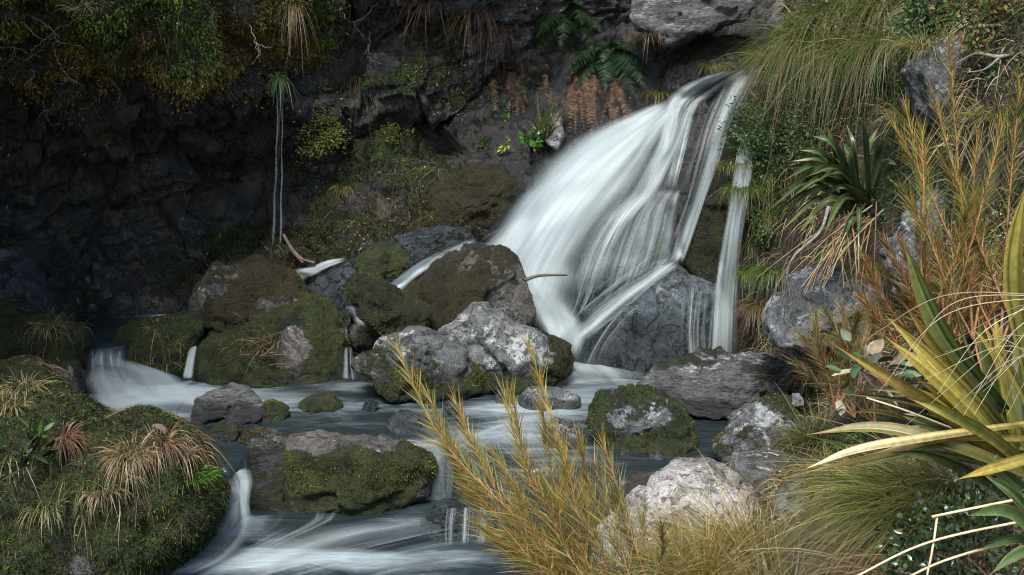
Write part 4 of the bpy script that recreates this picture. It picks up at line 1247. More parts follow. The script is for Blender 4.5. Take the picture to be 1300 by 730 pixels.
def twig(label, pts, r0, r1, mat=M_TWIG, name="dead_twig", cat="twig", forks=(), group=None, wob=0.0):
    """pts: (px, py, Y)"""
    b = P(*pts[0])
    v, f = tube([P(*q) for q in pts], r0, r1, n=max(14, len(pts) * 7), sides=7, wob=wob)
    V, F, o = [v], [f], len(v)
    for fk in forks:
        v, f = tube([P(*q) for q in fk], r0 * 0.6, r1 * 0.6, n=12, sides=5, wob=wob)
        V.append(v)
        F.append(f + o)
        o += len(v)
    ob = mk(name, np.concatenate(V) - b, np.concatenate(F), mat)
    ob.location = [float(x) for x in b]
    return tag(ob, label, cat, group)


# ---- stuff: the matted growth of the banks and of the cliff
def bank_growth():
    v, f, N = GROUND
    r = np.random.default_rng(91)
    w = smooth(0.05, 0.25, v[:, 2]) * smooth(0.3, 1.2, v[:, 0] + (v[:, 1] - 4) * 0.02) * smooth(-0.15, 0.1, fbm(v * 2.5, 3, 8)) + 0.0
    n = 26000
    rt, nn = scatter(v, f, w, n, r)
    nn = np.where(nn[:, 2:] < 0, -nn, nn)
    A = Acc()
    zone = fbm(rt * 2.2, 3, 19)
    c = np.where((zone > 0.0)[:, None], pal(STRAW, n, r), np.where((zone < -0.08)[:, None], pal(GREEN, n, r), pal(OLIVE + BROWN, n, r)))
    A.blades(rt, nn * 0.5 + r.normal(size=(n, 3)) * 0.6 + np.array([-0.15, -0.3, 0.2]), 0.10 + 0.18 * r.random(n), 0.003 + 0.004 * r.random(n), 0.4 + 0.7 * r.random(n), c, c * 1.15, segs=4, r=r)
    tag(A.build("grass", M_GRASS), kind="stuff")
    n = 42000
    w2 = smooth(0.25, 0.6, v[:, 2]) * smooth(0.5, 1.4, v[:, 0]) * smooth(-0.05, 0.12, fbm(v * 1.9, 3, 28)) * smooth(4.5, 6.0, v[:, 1])
    rt, nn = scatter(v, f, w2, n, r)
    nn = np.where(nn[:, 2:] < 0, -nn, nn)
    A = Acc()
    cl = fbm(rt * 5, 3, 23)
    c = pal(GREEN + DARKG + OLIVE[:1], n, r, 0.4) * (1 + 2.0 * cl)[:, None]
    A.blades(rt + nn * (0.12 * np.clip(cl + 0.3, 0, 1) * r.random(n))[:, None], nn + r.normal(size=(n, 3)) * 0.8, 0.018 + 0.018 * r.random(n), 0.009 + 0.007 * r.random(n), np.full(n, 0.2), c, c * 1.2, segs=2, profile='oval', r=r)
    tag(A.build("undergrowth", M_LEAF), kind="stuff")


bank_growth()


def cliff_growth():
    v, f, ms, g, N = CLIFF
    r = np.random.default_rng(92)
    # shrubby curtain hanging at the top of the cave
    inside = (g[:, 0] > -150) & (g[:, 0] < 1000) & (g[:, 1] > -60)
    edge = 135 - 0.14 * g[:, 0] + 60 * fbm(np.stack([g[:, 0] / 60, g[:, 0] * 0, g[:, 0] * 0], 1), 3, 5) * 2
    w = np.where(inside & (g[:, 0] < 420), smooth(0, 60, edge - g[:, 1]), 0) * smooth(-0.25, 0.05, fbm(v * 2.0, 4, 44))
    n = 80000
    rt, nn = scatter(v, f, w, n, r)
    cl = fbm(rt * 3.4, 4, 71)
    A = Acc()
    zone = fbm(rt * 1.3, 3, 72) + 0.05
    c = np.where((zone > 0.05)[:, None], pal([(0.13, 0.10, 0.022), (0.17, 0.125, 0.025), (0.10, 0.08, 0.02), (0.19, 0.10, 0.025)], n, r, 0.4), pal(GREEN + OLIVE, n, r, 0.4))
    c = c * np.clip(1.4 + 3.4 * cl, 0.3, 3.0)[:, None]
    dirs = nn * 0.6 + r.normal(size=(n, 3)) * 0.8 + np.array([0, -0.3, -0.1])
    A.blades(rt + nn * (0.30 * np.clip(cl + 0.25, 0, 1) * r.random(n))[:, None], dirs, 0.014 + 0.02 * r.random(n), 0.006 + 0.008 * r.random(n), np.full(n, 0.3), c, c * 1.2, segs=2, profile='oval', r=r)
    tag(A.build("foliage", M_LEAF), kind="stuff")
    # moss and litter on the ledges
    w = np.where(inside & (g[:, 1] < 410), np.clip(ms - 0.35, 0, 1), 0) * (w < 0.5)
    w = w * np.where(g[:, 0] > 230, 1, 0.4)
    n = 36000
    rt, nn = scatter(v, f, w, n, r)
    A = Acc()
    zone = fbm(rt * 1.8, 3, 73)
    c = np.where((zone > 0.09)[:, None], pal(MOSS_GREEN, n, r, 0.4), pal(MOSS_BROWN + MOSS_DARK, n, r, 0.4)) * np.clip(0.8 + 2.4 * fbm(rt * 4, 3, 74), 0.25, 1.6)[:, None]
    A.blades(rt, nn + r.normal(size=(n, 3)) * 0.7 + np.array([0, 0, 0.1]), 0.015 + 0.03 * r.random(n), 0.006 + 0.008 * r.random(n), 0.3 + 0.5 * r.random(n), c, c * 1.2, segs=2, profile='oval', r=r)
    tag(A.build("undergrowth", M_MOSS), kind="stuff")
    # dry litter, rootlets and dead grass
    n = 9000
    w = np.where(inside & (g[:, 0] < 700), 1.0, 0) * smooth(0.02, 0.16, fbm(v * 1.5, 4, 47))
    rt, nn = scatter(v, f, w, n, r)
    A = Acc()
    c = pal(BROWN + STRAW[:1] + [(0.05, 0.035, 0.025)], n, r, 0.4) * 0.7
    A.blades(rt, nn * 0.4 + r.normal(size=(n, 3)) * 0.7, 0.05 + 0.10 * r.random(n), 0.002 + 0.003 * r.random(n), 0.6 + 0.9 * r.random(n), c, c, segs=4, curl=r.normal(size=(n, 3)) * 0.2, r=r)
    # pale flecks: fallen leaves and chips caught on the wall
    n = 4200
    w = np.where(inside & (g[:, 0] < 820) & (g[:, 1] < 330), 1.0, 0) * smooth(-0.02, 0.2, fbm(v * 1.8, 4, 48))
    rt, nn = scatter(v, f, w, n, r)
    c = pal([(0.30, 0.22, 0.15), (0.24, 0.20, 0.17), (0.16, 0.10, 0.06), (0.34, 0.28, 0.20)], n, r, 0.4)
    A.blades(rt + nn * 0.01, np.cross(nn, r.normal(size=(n, 3))), 0.012 + 0.03 * r.random(n) ** 2, 0.008 + 0.012 * r.random(n), np.full(n, 0.1), c, c, segs=2, profile='oval', side=r.normal(size=(n, 3)) * 0.4 + np.cross(nn, [0.1, 0.2, 1.0]), r=r)
    tag(A.build("debris", M_GRASS), kind="stuff")


cliff_growth()

def hummock_thatch():
    r = np.random.default_rng(93)
    A = Acc()
    for sd, n in ((61, 2300), (62, 1100), (14, 160), (13, 100)):
        v, f = BY_SEED[sd]
        N = vnormals(v, f)
        w = smooth(0.1, 0.6, N[:, 2] - 0.2 * N[:, 1]) * smooth(-0.06, 0.12, fbm(v * 3.2, 3, 29)) * smooth(0.0, 0.28, v[:, 2] + 0.10 * (v[:, 0] < -2.6) + 0.12 * fbm(v * 4, 3, 6)) * (1 if sd in (61, 62) else 1)
        rt, nn = scatter(v, f, w + 1e-6 * (N[:, 2] > 0), n, r)
        zone = fbm(rt * 2.6, 3, 39)
        c = np.where((zone > -0.02)[:, None], pal(BROWN + STRAW, n, r, 0.4), pal(OLIVE + GREEN + BROWN, n, r, 0.4)) * 0.8
        sl = nn * np.array([1, 1, 0.0]) + np.array([0.1, -0.35, -0.25])
        A.blades(rt, nn * 0.55 + sl + r.normal(size=(n, 3)) * 0.35, 0.06 + 0.13 * r.random(n), 0.003 + 0.003 * r.random(n), 0.5 + 0.9 * r.random(n), c * 0.8, c * 1.2, segs=4, curl=r.normal(size=(n, 3)) * 0.12, r=r)
    tag(A.build("grass", M_GRASS), kind="stuff")


hummock_thatch()

# ---- the golden needle shrub in front
needle_shrub("golden-green needle shrub leaning over the stream in front",
             [(775, 770), (745, 765), (800, 775), (720, 760), (830, 780)],
             [(504, 442), (545, 505), (560, 540), (580, 515), (600, 560), (640, 500), (650, 505), (672, 440), (688, 520), (625, 570), (700, 545), (575, 590), (590, 625), (640, 600), (735, 560), (690, 610), (740, 620), (655, 650), (715, 600), (610, 670)],
             4.35, 4.5, needles=250, nl=0.15, seed=1, stemr=0.005, start=0.15, cols=YGREEN, tipc=YGREEN + GOLD, wid=0.0034)
needle_shrub("smaller olive needle shrub rising against the white sunlit rock",
             [(820, 790), (850, 790)], [(755, 590), (765, 560), (790, 640), (815, 660), (840, 665), (775, 600), (860, 680), (725, 640), (745, 660), (800, 690), (700, 650)], 4.2, 4.3, needles=190, nl=0.14, seed=2, cols=OLIVE + YGREEN, tipc=BROWN + YGREEN, wid=0.0034, start=0.1, stemr=0.005)
needle_shrub("tall orange needle shrub at the top of the bank, before the light grey crag",
             [(1235, 430), (1200, 420), (1270, 440), (1290, 420), (1180, 410)],
             [(1206, 52), (1150, 135), (1135, 160), (1185, 120), (1170, 165), (1240, 170), (1275, 150), (1295, 110), (1195, 200), (1260, 210), (1145, 240), (1230, 260), (1300, 250)],
             4.9, 4.95, needles=230, nl=0.14, seed=3, cols=OLIVE + YGREEN + GREEN, tipc=ORANGE[:1] + GOLD + OLIVE + YGREEN, start=0.2, wid=0.0034, sag=0.05)
needle_shrub("wiry brown-green shrub between the flax leaves and the dark bank",
             [(1190, 480), (1220, 470), (1250, 480)], [(1100, 330), (1120, 300), (1145, 310), (1165, 290), (1190, 300), (1215, 295), (1240, 300), (1265, 310), (1130, 350), (1180, 345), (1225, 340), (1280, 330), (1095, 380), (1150, 380)],
             4.9, 5.1, needles=300, nl=0.10, seed=4, cols=OLIVE + GREEN + BROWN, tipc=BROWN + ORANGE, sag=0.05)
needle_shrub("low orange-tipped needle shrub at the lower edge of the grey whitish rock",
             [(1085, 530), (1060, 520), (1110, 540)], [(1020, 430), (1035, 405), (1050, 400), (1070, 395), (1090, 400), (1040, 440), (1010, 460), (1065, 430), (1110, 390), (1100, 420), (1125, 420)],
             5.9, 5.9, needles=260, nl=0.13, seed=5, cols=OLIVE + STRAW[:1], tipc=ORANGE[:1] + STRAW + OLIVE, sag=0.05, wid=0.004)

# ---- flax
YG, YT = (0.11, 0.125, 0.025), (0.34, 0.26, 0.06)
DG, DT = (0.035, 0.060, 0.018), (0.085, 0.10, 0.028)
rr = np.random.default_rng(51)
FAN = []
for i in range(26):
    a = math.radians(98 + 82 * (i + rr.random()) / 26)
    ln = 150 + 130 * rr.random()
    bx, by, yb = 1290 + 16 * rr.normal(), 585 + 14 * rr.normal(), 3.65 + 0.25 * rr.random()
    tx, ty = bx + ln * math.cos(a), by - ln * math.sin(a) * 0.95 + 25 * rr.random()
    FAN.append(([(bx, by, yb), ((bx + tx) / 2, (by + ty) / 2 - 14 - 16 * rr.random(), yb - 0.05), (tx, ty, yb - 0.12 * rr.random())], 0.022 + 0.022 * rr.random(), *((DG, DT) if rr.random() < 0.35 else (YG, (0.24 + 0.12 * rr.random(), 0.22 + 0.06 * rr.random(), 0.05))), 0.4 * rr.normal()))
flax("big yellow-green flax fanning its broad sword leaves at the edge of the frame", [
    ([(1275, 520, 3.7), (1200, 425, 3.65), (1142, 296, 3.6)], 0.105, DG, (0.13, 0.15, 0.04), 0.2),
    ([(1275, 540, 3.65), (1215, 470, 3.5), (1140, 375, 3.4)], 0.075, YG, YT, 0.3),
    ([(1275, 560, 3.6), (1210, 490, 3.45), (1118, 394, 3.3)], 0.085, YG, (0.42, 0.33, 0.07), -0.2),
    ([(1290, 590, 3.6), (1200, 500, 3.4), (1118, 422, 3.3)], 0.085, (0.12, 0.13, 0.025), (0.36, 0.28, 0.06), 0.1),
    ([(1300, 600, 3.6), (1180, 510, 3.45), (1046, 430, 3.4)], 0.065, (0.14, 0.12, 0.025), (0.34, 0.24, 0.05), 0.4),
    ([(1310, 540, 3.5), (1180, 560, 3.3), (1090, 575, 3.25), (1014, 598, 3.2)], 0.075, (0.20, 0.15, 0.03), (0.62, 0.52, 0.28), -0.9),  # whitish tip colour paints the sun's glint on this leaf
    ([(1320, 560, 3.5), (1200, 560, 3.35), (1110, 583, 3.3), (1018, 600, 3.25)], 0.055, (0.20, 0.16, 0.03), (0.50, 0.36, 0.10), -0.8),
    ([(1320, 610, 3.4), (1200, 565, 3.35), (1110, 545, 3.4), (1020, 552, 3.45)], 0.07, (0.07, 0.08, 0.02), (0.20, 0.17, 0.04), -0.3),
    ([(1305, 470, 3.4), (1285, 380, 3.35), (1268, 310, 3.3)], 0.05, YG, (0.26, 0.20, 0.04), 0.0),
    ([(1310, 480, 3.3), (1290, 350, 3.25), (1304, 222, 3.2)], 0.085, YG, (0.30, 0.24, 0.05), 0.2),
    ([(1290, 590, 3.9), (1230, 480, 3.9), (1180, 390, 3.9)], 0.07, DG, DT, 0.2),
    ([(1300, 600, 3.85), (1260, 480, 3.9), (1240, 390, 3.9)], 0.07, DG, DT, 0.0),
    ([(1310, 600, 3.8), (1295, 500, 3.85), (1290, 420, 3.9)], 0.07, DG, DT, 0.2),
    ([(1310, 630, 3.6), (1220, 560, 3.6), (1130, 520, 3.65)], 0.07, DG, DT, 0.1),
    ([(1320, 650, 3.5), (1240, 600, 3.4), (1180, 575, 3.3), (1120, 575, 3.3)], 0.07, DG, DT, -0.2),
    ([(1330, 620, 3.3), (1270, 560, 3.2), (1200, 520, 3.1), (1150, 505, 3.1)], 0.06, YG, (0.22, 0.20, 0.04), 0.3),
    ([(1350, 570, 3.2), (1280, 590, 3.1), (1210, 610, 3.0)], 0.05, (0.14, 0.14, 0.03), (0.34, 0.25, 0.05), -0.5),
    ([(1340, 620, 3.6), (1260, 640, 3.5), (1180, 650, 3.45)], 0.06, DG, DT, -0.2),
    ([(1280, 560, 3.8), (1200, 470, 3.8), (1160, 420, 3.8)], 0.05, DG, (0.12, 0.13, 0.035), 0.3),
    ([(1285, 560, 3.75), (1230, 440, 3.75), (1205, 350, 3.75)], 0.05, DG, DT, 0.3),
    ([(1290, 570, 3.7), (1270, 450, 3.7), (1262, 395, 3.7)], 0.045, YG, YT, 0.1),
    ([(1300, 600, 3.7), (1200, 545, 3.65), (1120, 520, 3.65), (1075, 525, 3.65)], 0.045, YG, YT, 0.2),
    ([(1310, 600, 3.55), (1230, 530, 3.5), (1150, 470, 3.45)], 0.05, YG, (0.30, 0.25, 0.05), -0.3),
    ([(1330, 560, 3.4), (1290, 480, 3.4), (1265, 440, 3.4)], 0.045, YG, (0.30, 0.24, 0.05), 0.1),
] + FAN, seed=1)
DG2, DT2 = (0.016, 0.042, 0.014), (0.055, 0.100, 0.032)
mid = []
rr = np.random.default_rng(5)
for i, (tx, ty) in enumerate([(975, 268), (985, 250), (990, 232), (1000, 205), (1012, 190), (1030, 172), (1050, 160), (1075, 158), (1000, 285), (1010, 300), (985, 300), (1040, 195), (1060, 200), (1022, 225), (1005, 250), (1030, 260), (1045, 300), (1065, 320), (1090, 310), (1110, 300), (1115, 160), (1130, 175), (1140, 210), (1095, 150), (1140, 250), (968, 285), (975, 252), (982, 215), (1000, 240), (1020, 285), (1015, 320), (995, 270), (1070, 180), (1035, 230)]):
    bx, by = 1092 + rr.normal() * 10, 258 + rr.normal() * 10
    mx, my = bx * 0.5 + tx * 0.5, by * 0.5 + ty * 0.5 - 18 - 0.10 * abs(tx - bx)
    mid.append(([(bx, by, 7.35), (mx, my, 7.15 + 0.1 * rr.normal()), (tx, ty, 7.0 + 0.15 * rr.normal())], 0.046 + 0.018 * rr.random(), DG2, DT2 if rr.random() < 0.7 else (0.11, 0.13, 0.05), 0.3 * rr.normal()))
flax("dark green glossy flax with arching leaves above the grey whitish rock", mid, seed=2)
flax("young flax with a few dark leaves in the bottom corner beside snapped straw stems", [
    ([(1330, 690, 2.9), (1280, 650, 2.85), (1225, 655, 2.8)], 0.05, (0.03, 0.06, 0.018), (0.06, 0.10, 0.03), 0.2),
    ([(1335, 700, 2.85), (1290, 680, 2.8), (1235, 700, 2.75)], 0.05, (0.03, 0.06, 0.018), (0.06, 0.10, 0.03), 0.0),
    ([(1335, 690, 2.9), (1290, 630, 2.85), (1245, 600, 2.85)], 0.04, (0.03, 0.06, 0.018), (0.06, 0.10, 0.03), 0.1),
    ([(1340, 710, 2.8), (1300, 700, 2.75), (1255, 730, 2.7)], 0.045, (0.03, 0.06, 0.018), (0.08, 0.12, 0.04), 0.1),
], name="flax_plant", seed=3)

# ---- tussocks
TG = GREEN + OLIVE
tussock("golden arching tussock spilling over the white sunlit rock", 940, 712, 800, 0.66, YGREEN + OLIVE, STRAW + GOLD + YGREEN, 0.95, (-0.75, -0.15, 0.1), 0.75, 0.0036, 0.13, 1, Y=4.5)
tussock("dense fine green tussock with bronze tips under the bright flax leaf", 1185, 640, 900, 0.74, GREEN + OLIVE + YGREEN, OLIVE + STRAW[:2] + YGREEN, 0.7, (-1.0, -0.25, 0.0), 0.95, 0.0034, 0.16, 2, Y=3.85)
tussock("wispy bronze tussock at the bottom edge of the picture between two larger ones", 1010, 770, 300, 0.55, OLIVE + BROWN, STRAW, 0.8, (0.1, -0.2, 0.1), 0.8, 0.0038, 0.14, 3, Y=4.0)
tussock("olive tussock with long blades at the foot of the golden shrub", 885, 735, 380, 0.58, OLIVE + YGREEN, GOLD + STRAW, 0.85, (-0.3, 0, 0.2), 0.7, 0.0034, 0.10, 4, Y=4.3)
tussock("green and straw grass tuft at the waterline rock", 1035, 560, 320, 0.42, TG, STRAW + OLIVE, 0.8, (-0.2, -0.1, 0.2), 0.7, 0.0045, 0.10, 5)
tussock("small straw grass clump below the low orange-tipped shrub", 1010, 480, 240, 0.36, STRAW + OLIVE, STRAW, 0.9, (-0.25, -0.2, 0), 0.8, 0.0045, 0.12, 6)
tussock("mixed straw tuft by the grey whitish rock's lower end", 1060, 470, 260, 0.38, STRAW + OLIVE, STRAW + ORANGE[:1], 0.9, (-0.1, -0.2, 0.1), 0.7, 0.0045, 0.14, 7)
tussock("dark brown dead grass mat beneath the big flax", 1200, 740, 500, 0.5, BROWN, STRAW + BROWN, 0.9, (-0.6, -0.3, -0.1), 0.8, 0.004, 0.25, 8, Y=3.5)
for i, (x, y, n, L, lb) in enumerate([
    (1035, 55, 420, 0.85, "big hanging green-gold tussock draped over the head of the fall"),
    (990, 75, 260, 0.60, "straw-tipped hanging tussock nearest the lip of the fall"),
    (1085, 70, 360, 0.80, "hanging tussock with long straw blades above the dark green flax"),
    (1130, 60, 300, 0.75, "shaded hanging tussock beside the light grey crag"),
    (1060, 20, 300, 0.6, "upper green tussock on the brow of the bank"),
    (1120, 10, 260, 0.6, "topmost brownish tussock on the brow of the bank"),
]):
    tussock(lb, x, y, n, L, GREEN + OLIVE, STRAW[:3] + OLIVE + GREEN, 0.75, (-0.30, -0.55, -0.1), 1.15, 0.0052, 0.16, 20 + i, group="hanging tussocks on the bank")
for i, (x, y, lb) in enumerate([(945, 235, "short green grass on the mossy slab between the streams"), (975, 270, "green sedge curtain beside the thin side stream"), (985, 340, "lower green sedge curtain ending in brown roots"), (960, 300, "bright green sedge at the wet edge of the side stream"), (990, 215, "green sedge under the small-leaved shrub by the side stream")]):
    tussock(lb, x, y, 260, 0.28, GREEN + [(0.06, 0.11, 0.02)], GREEN + OLIVE + STRAW[:1], 0.6, (-0.1, -0.5, -0.3), 1.2, 0.006, 0.12, 30 + i, name="sedge", cat="sedge")
for i, (x, y, n, L, c0, c1, lb) in enumerate([
    (200, 562, 200, 0.24, BROWN + STRAW[:1], STRAW + BROWN, "dry straw tuft falling over the brow of the mossy hummock"),
    (165, 575, 200, 0.24, OLIVE + BROWN, STRAW, "green-based dry tuft in the middle of the mossy hummock"),
    (75, 555, 200, 0.24, BROWN, [(0.22, 0.12, 0.07), (0.28, 0.17, 0.10)], "reddish dead grass tuft on the mossy hummock"),
    (228, 575, 90, 0.20, BROWN + STRAW, STRAW, "thin straw tuft leaning towards the small lower fall"),
    (30, 490, 130, 0.24, OLIVE + STRAW[:1], STRAW, "wispy straw grass on the mossy earth hump"),
    (10, 515, 120, 0.22, OLIVE, STRAW, "short tangled grass at the foot of the earth hump"),
    (62, 412, 120, 0.17, OLIVE + GREEN, STRAW + OLIVE, "drooping grass tuft crowning the dark boulder by the pool"),
    (200, 413, 60, 0.14, GREEN + OLIVE, STRAW, "tiny grass tuft on top of the small boulder by the cascade"),
    (60, 640, 60, 0.16, GREEN, STRAW, "sparse short grass low on the mossy hummock"),
    (130, 620, 80, 0.16, BROWN + OLIVE, STRAW, "small dead tuft on the hummock's steep face"),
]):
    tussock(lb, x, y, n, L, c0, c1, 0.85, (0.05, -0.45, -0.05), 0.95, 0.0055, 0.08, 40 + i, name="grass_tuft")
for i, (x, y, n, L, lb) in enumerate([(600, 15, 70, 0.5, "long brown root curtain hanging down the dark wall"), (545, 5, 36, 0.35, "thin brown rootlets hanging at the top of the dark wall"), (625, 40, 80, 0.4, "brown root fringe above the half-dead fern"), (830, 40, 24, 0.2, "dry brown fringe under the grey crag"), (450, 95, 140, 0.4, "reddish brown matted grass on the bulging rock")]):
    tussock(lb, x, y, n, L, [tuple(q * 0.6 for q in c_) for c_ in BROWN], BROWN, 0.35, (0, -0.35, -0.5), 1.3, 0.005, 0.12, 100 + i, name="hanging_roots" if i < 4 else "grass_tuft", cat="roots" if i < 4 else "grass tuft")
for i, (x, y, n, L, lb) in enumerate([(1105, 345, 220, 0.34, "straw and green tuft over the top of the grey whitish rock"), (1130, 405, 260, 0.36, "golden grass clump hiding the near end of the grey whitish rock"), (1075, 425, 220, 0.30, "low straw fringe under the grey whitish rock"),
                                      (1175, 60, 200, 0.34, "dry grass hanging over the light grey crag's upper side"), (1160, 150, 220, 0.36, "brown-green tuft below the light grey crag"), (1270, 150, 220, 0.36, "straw tuft between the crag and the frame's edge"),
                                      (1120, 500, 260, 0.34, "mixed straw tuft around the broadleaf shrub"), (1060, 610, 260, 0.34, "green tuft behind the bent bright flax leaf"), (1150, 610, 260, 0.36, "bronze tuft directly under the bright flax leaf")]):
    tussock(lb, x, y, n, L, OLIVE + GREEN + STRAW[:1], STRAW + GOLD + OLIVE, 0.85, (-0.25, -0.35, 0.1), 0.85, 0.004, 0.12, 130 + i)
for i, (x, y, n, lb) in enumerate([(955, 340, 300, "bright green grass strip low beside the side stream"), (968, 385, 260, "brown-rooted grass end above the wet flat rock"), (975, 240, 300, "lush green grass high beside the side stream")]):
    tussock(lb, x, y, n, 0.26, [(0.06, 0.14, 0.02), (0.08, 0.16, 0.03)] if i != 1 else BROWN + GREEN, GREEN + OLIVE if i != 1 else BROWN, 0.6, (-0.1, -0.5, -0.4), 1.2, 0.006, 0.14, 110 + i, name="sedge", cat="sedge")
tussock("vivid green moss grass at the lower end of the mossy hummock", 242, 600, 200, 0.09, MOSS_GREEN[1:2] + [(0.06, 0.14, 0.012)], [(0.07, 0.15, 0.015)], 1.0, (0.2, -0.4, 0), 0.8, 0.006, 0.14, 120, name="moss_patch", cat="moss")
# pale dead blades that arch over the flax
def wisps(label, blades, wid, cols, name="dead_grass", cat="dead grass"):
    r = np.random.default_rng(len(blades) * 7)
    A = Acc()
    for pts in blades:
        v, f = tube([P(*q) for q in pts], wid, wid * 0.3, n=22, sides=4)
        c = pal(cols, 1, r)
        A.add(v, f, np.repeat(c, len(v), 0))
    return tag(A.build(name, M_GRASS, origin=P(*blades[0][0])), label, cat)


rr = np.random.default_rng(9)
bl = []
for i in range(13):
    x0, y0 = 1330 + rr.random() * 30, 400 + rr.random() * 90
    x1, y1 = 1170 + rr.random() * 110, 425 + rr.random() * 130
    yy = 2.9 + 0.4 * rr.random()
    bl.append([(x0, y0, yy), ((x0 + x1) / 2 + 15, min(y0, y1) - 45 + 35 * rr.random(), yy - 0.05), (x1, y1, yy - 0.1)])
for x1, y1, mx, my in [(1115, 498, 1200, 400), (1140, 480, 1210, 385), (1150, 540, 1230, 470), (1100, 430, 1200, 375), (1190, 500, 1250, 420)]:
    bl.append([(1340, 375, 3.0), (mx, my, 2.95), (x1, y1, 2.95)])
wisps("pale drooping dead blades arching over the big flax", bl, 0.0017, [(0.55, 0.46, 0.32), (0.45, 0.36, 0.24), (0.36, 0.28, 0.17)])
bl = []
for i in range(40):
    x0, y0 = 1085 + rr.normal() * 18, 275 + rr.normal() * 8
    x1, y1 = 1055 + rr.normal() * 35, 330 + rr.random() * 45
    bl.append([(x0, y0, 7.2), ((x0 + x1) / 2, (y0 + y1) / 2 - 6, 7.0), (x1, y1, 6.95)])
wisps("skirt of dead straw leaves hanging below the dark green flax", bl, 0.006, STRAW + BROWN[1:2])
for i, (a, lb) in enumerate([
    ([(1330, 655, 3.0), (1180, 688, 3.0), (1080, 735, 3.0)], "long straight straw stem lying toward the lower edge"),
    ([(1310, 630, 3.1), (1192, 654, 3.05), (1190, 655, 3.05), (1189, 660, 3.05), (1183, 700, 3.0), (1170, 760, 3.0)], "snapped straw stem bent at a sharp angle"),
    ([(1270, 690, 3.0), (1190, 715, 3.0), (1120, 750, 3.0)], "short straw stem beside the dark corner flax"),
    ([(1150, 650, 3.7), (1090, 690, 3.7), (1060, 720, 3.7)], "thin bleached stem crossing the fine green tussock"),
    ([(1300, 580, 3.6), (1160, 525, 3.6), (1100, 505, 3.65)], "bleached flax stalk pointing at the broadleaf shrub"),
]):
    k = twig(lb, a, 0.0042, 0.003, M_TWIG, name="straw_stem", cat="stem")
    k.data.materials.clear()
    k.data.materials.append(bpy.data.materials.get("straw") or wood_material("straw", (0.36, 0.27, 0.15), (0.55, 0.45, 0.30)))

# ---- shrubs on the right bank
shrub("broadleaf shrub with grey-green oval leaves among the flax", 1095, 470, 0.17, 46, [(0.06, 0.10, 0.045), (0.035, 0.07, 0.02), (0.09, 0.12, 0.07), (0.30, 0.26, 0.16)], leaf=0.085, seed=1, Y=4.6, twigs=12, asp=0.5, mat=M_GLOSS, clumps=14, twig_mat=M_BROWN)
for i, (x, y, rd, n, lb) in enumerate([
    (1000, 165, 0.34, 2600, "rounded small-leaved green shrub beside the upper side stream"),
    (990, 210, 0.24, 1500, "small-leaved shrub drooping over the sedge curtain"),
    (1050, 160, 0.28, 1700, "small-leaved shrub behind the dark green flax"),
    (1110, 60, 0.30, 1500, "dark twiggy shrub on the brow beside the light grey crag"),
    (1190, 15, 0.28, 1500, "leafy shrub at the very top of the bank above the crag"),
    (1060, 15, 0.30, 1600, "green bush on the brow above the hanging tussocks"),
    (985, 290, 0.16, 700, "bright green leafy clump at the wet edge below the shrubs"),
    (1260, 25, 0.26, 1200, "brownish bush beside the crag at the edge of the frame"),
]):
    shrub(lb, x, y, rd, n, [(0.045, 0.08, 0.025), (0.06, 0.105, 0.03), (0.03, 0.055, 0.018), (0.08, 0.12, 0.04)] if i not in (3, 7) else OLIVE + BROWN + GREEN, leaf=0.028, seed=10 + i, twigs=10)
shrub("dark low shrub with small round leaves at the lower corner", 1215, 700, 0.22, 1300, DARKG + [(0.035, 0.065, 0.02)], leaf=0.022, seed=30, Y=3.35, asp=0.75, mat=M_GLOSS)
shrub("grey-stemmed shrub dotted with tiny pale flowers behind the orange stems", 1230, 345, 0.32, 1100, OLIVE + [(0.5, 0.45, 0.3), (0.45, 0.4, 0.28)], leaf=0.018, seed=31, Y=5.4)

# ---- ferns and plants on the cliff
fern("dark green fern crown with a skirt of dead brown fronds above the fall", 772, 66, 22, 0.46, DARKG + [(0.018, 0.05, 0.024), (0.025, 0.065, 0.03)], 1, dead=0, up=0.25)
fern("curtain of dead brown fern fronds hanging beside the main fall", 745, 108, 0, 0.4, BROWN, 2, dead=46, deadL=0.42)
fern("half-dead fern with brown hanging fronds on the cliff ledge", 648, 92, 6, 0.42, [(0.05, 0.07, 0.02), (0.08, 0.06, 0.025)], 3, dead=16, deadL=0.42)
fern("small dark fern tucked under the top rocks", 722, 18, 10, 0.45, GREEN[:1] + DARKG, 4, up=0.1)
fern("tiny green fern on the sheer dark wall", 583, 30, 4, 0.14, GREEN, 5)
shrub("bright green leafy rosette beside the main fall", 668, 180, 0.085, 46, [(0.07, 0.20, 0.025), (0.09, 0.24, 0.03), (0.12, 0.25, 0.05)], leaf=0.065, seed=40, mat=M_GLOSS, twigs=4, name="leafy_plant", cat="plant", clumps=9)
shrub("yellow-green leafy sprig next to the bright rosette", 643, 183, 0.05, 24, [(0.16, 0.22, 0.04), (0.2, 0.24, 0.06)], leaf=0.05, seed=41, mat=M_GLOSS, twigs=3, name="leafy_plant", cat="plant", clumps=6)
shrub("light green sprig above the yellow-green one", 636, 148, 0.09, 90, [(0.06, 0.15, 0.03), (0.08, 0.17, 0.04)], leaf=0.03, seed=42, twigs=4, name="leafy_plant", cat="plant")
tussock("upright green sword-leaved plant on the ledge beside dead fronds", 690, 172, 46, 0.46, [(0.05, 0.10, 0.025), (0.08, 0.13, 0.03)], OLIVE + STRAW[:1], 0.45, (0, -0.25, 0.2), 0.45, 0.016, 0.05, 70, name="sword_plant", cat="plant")
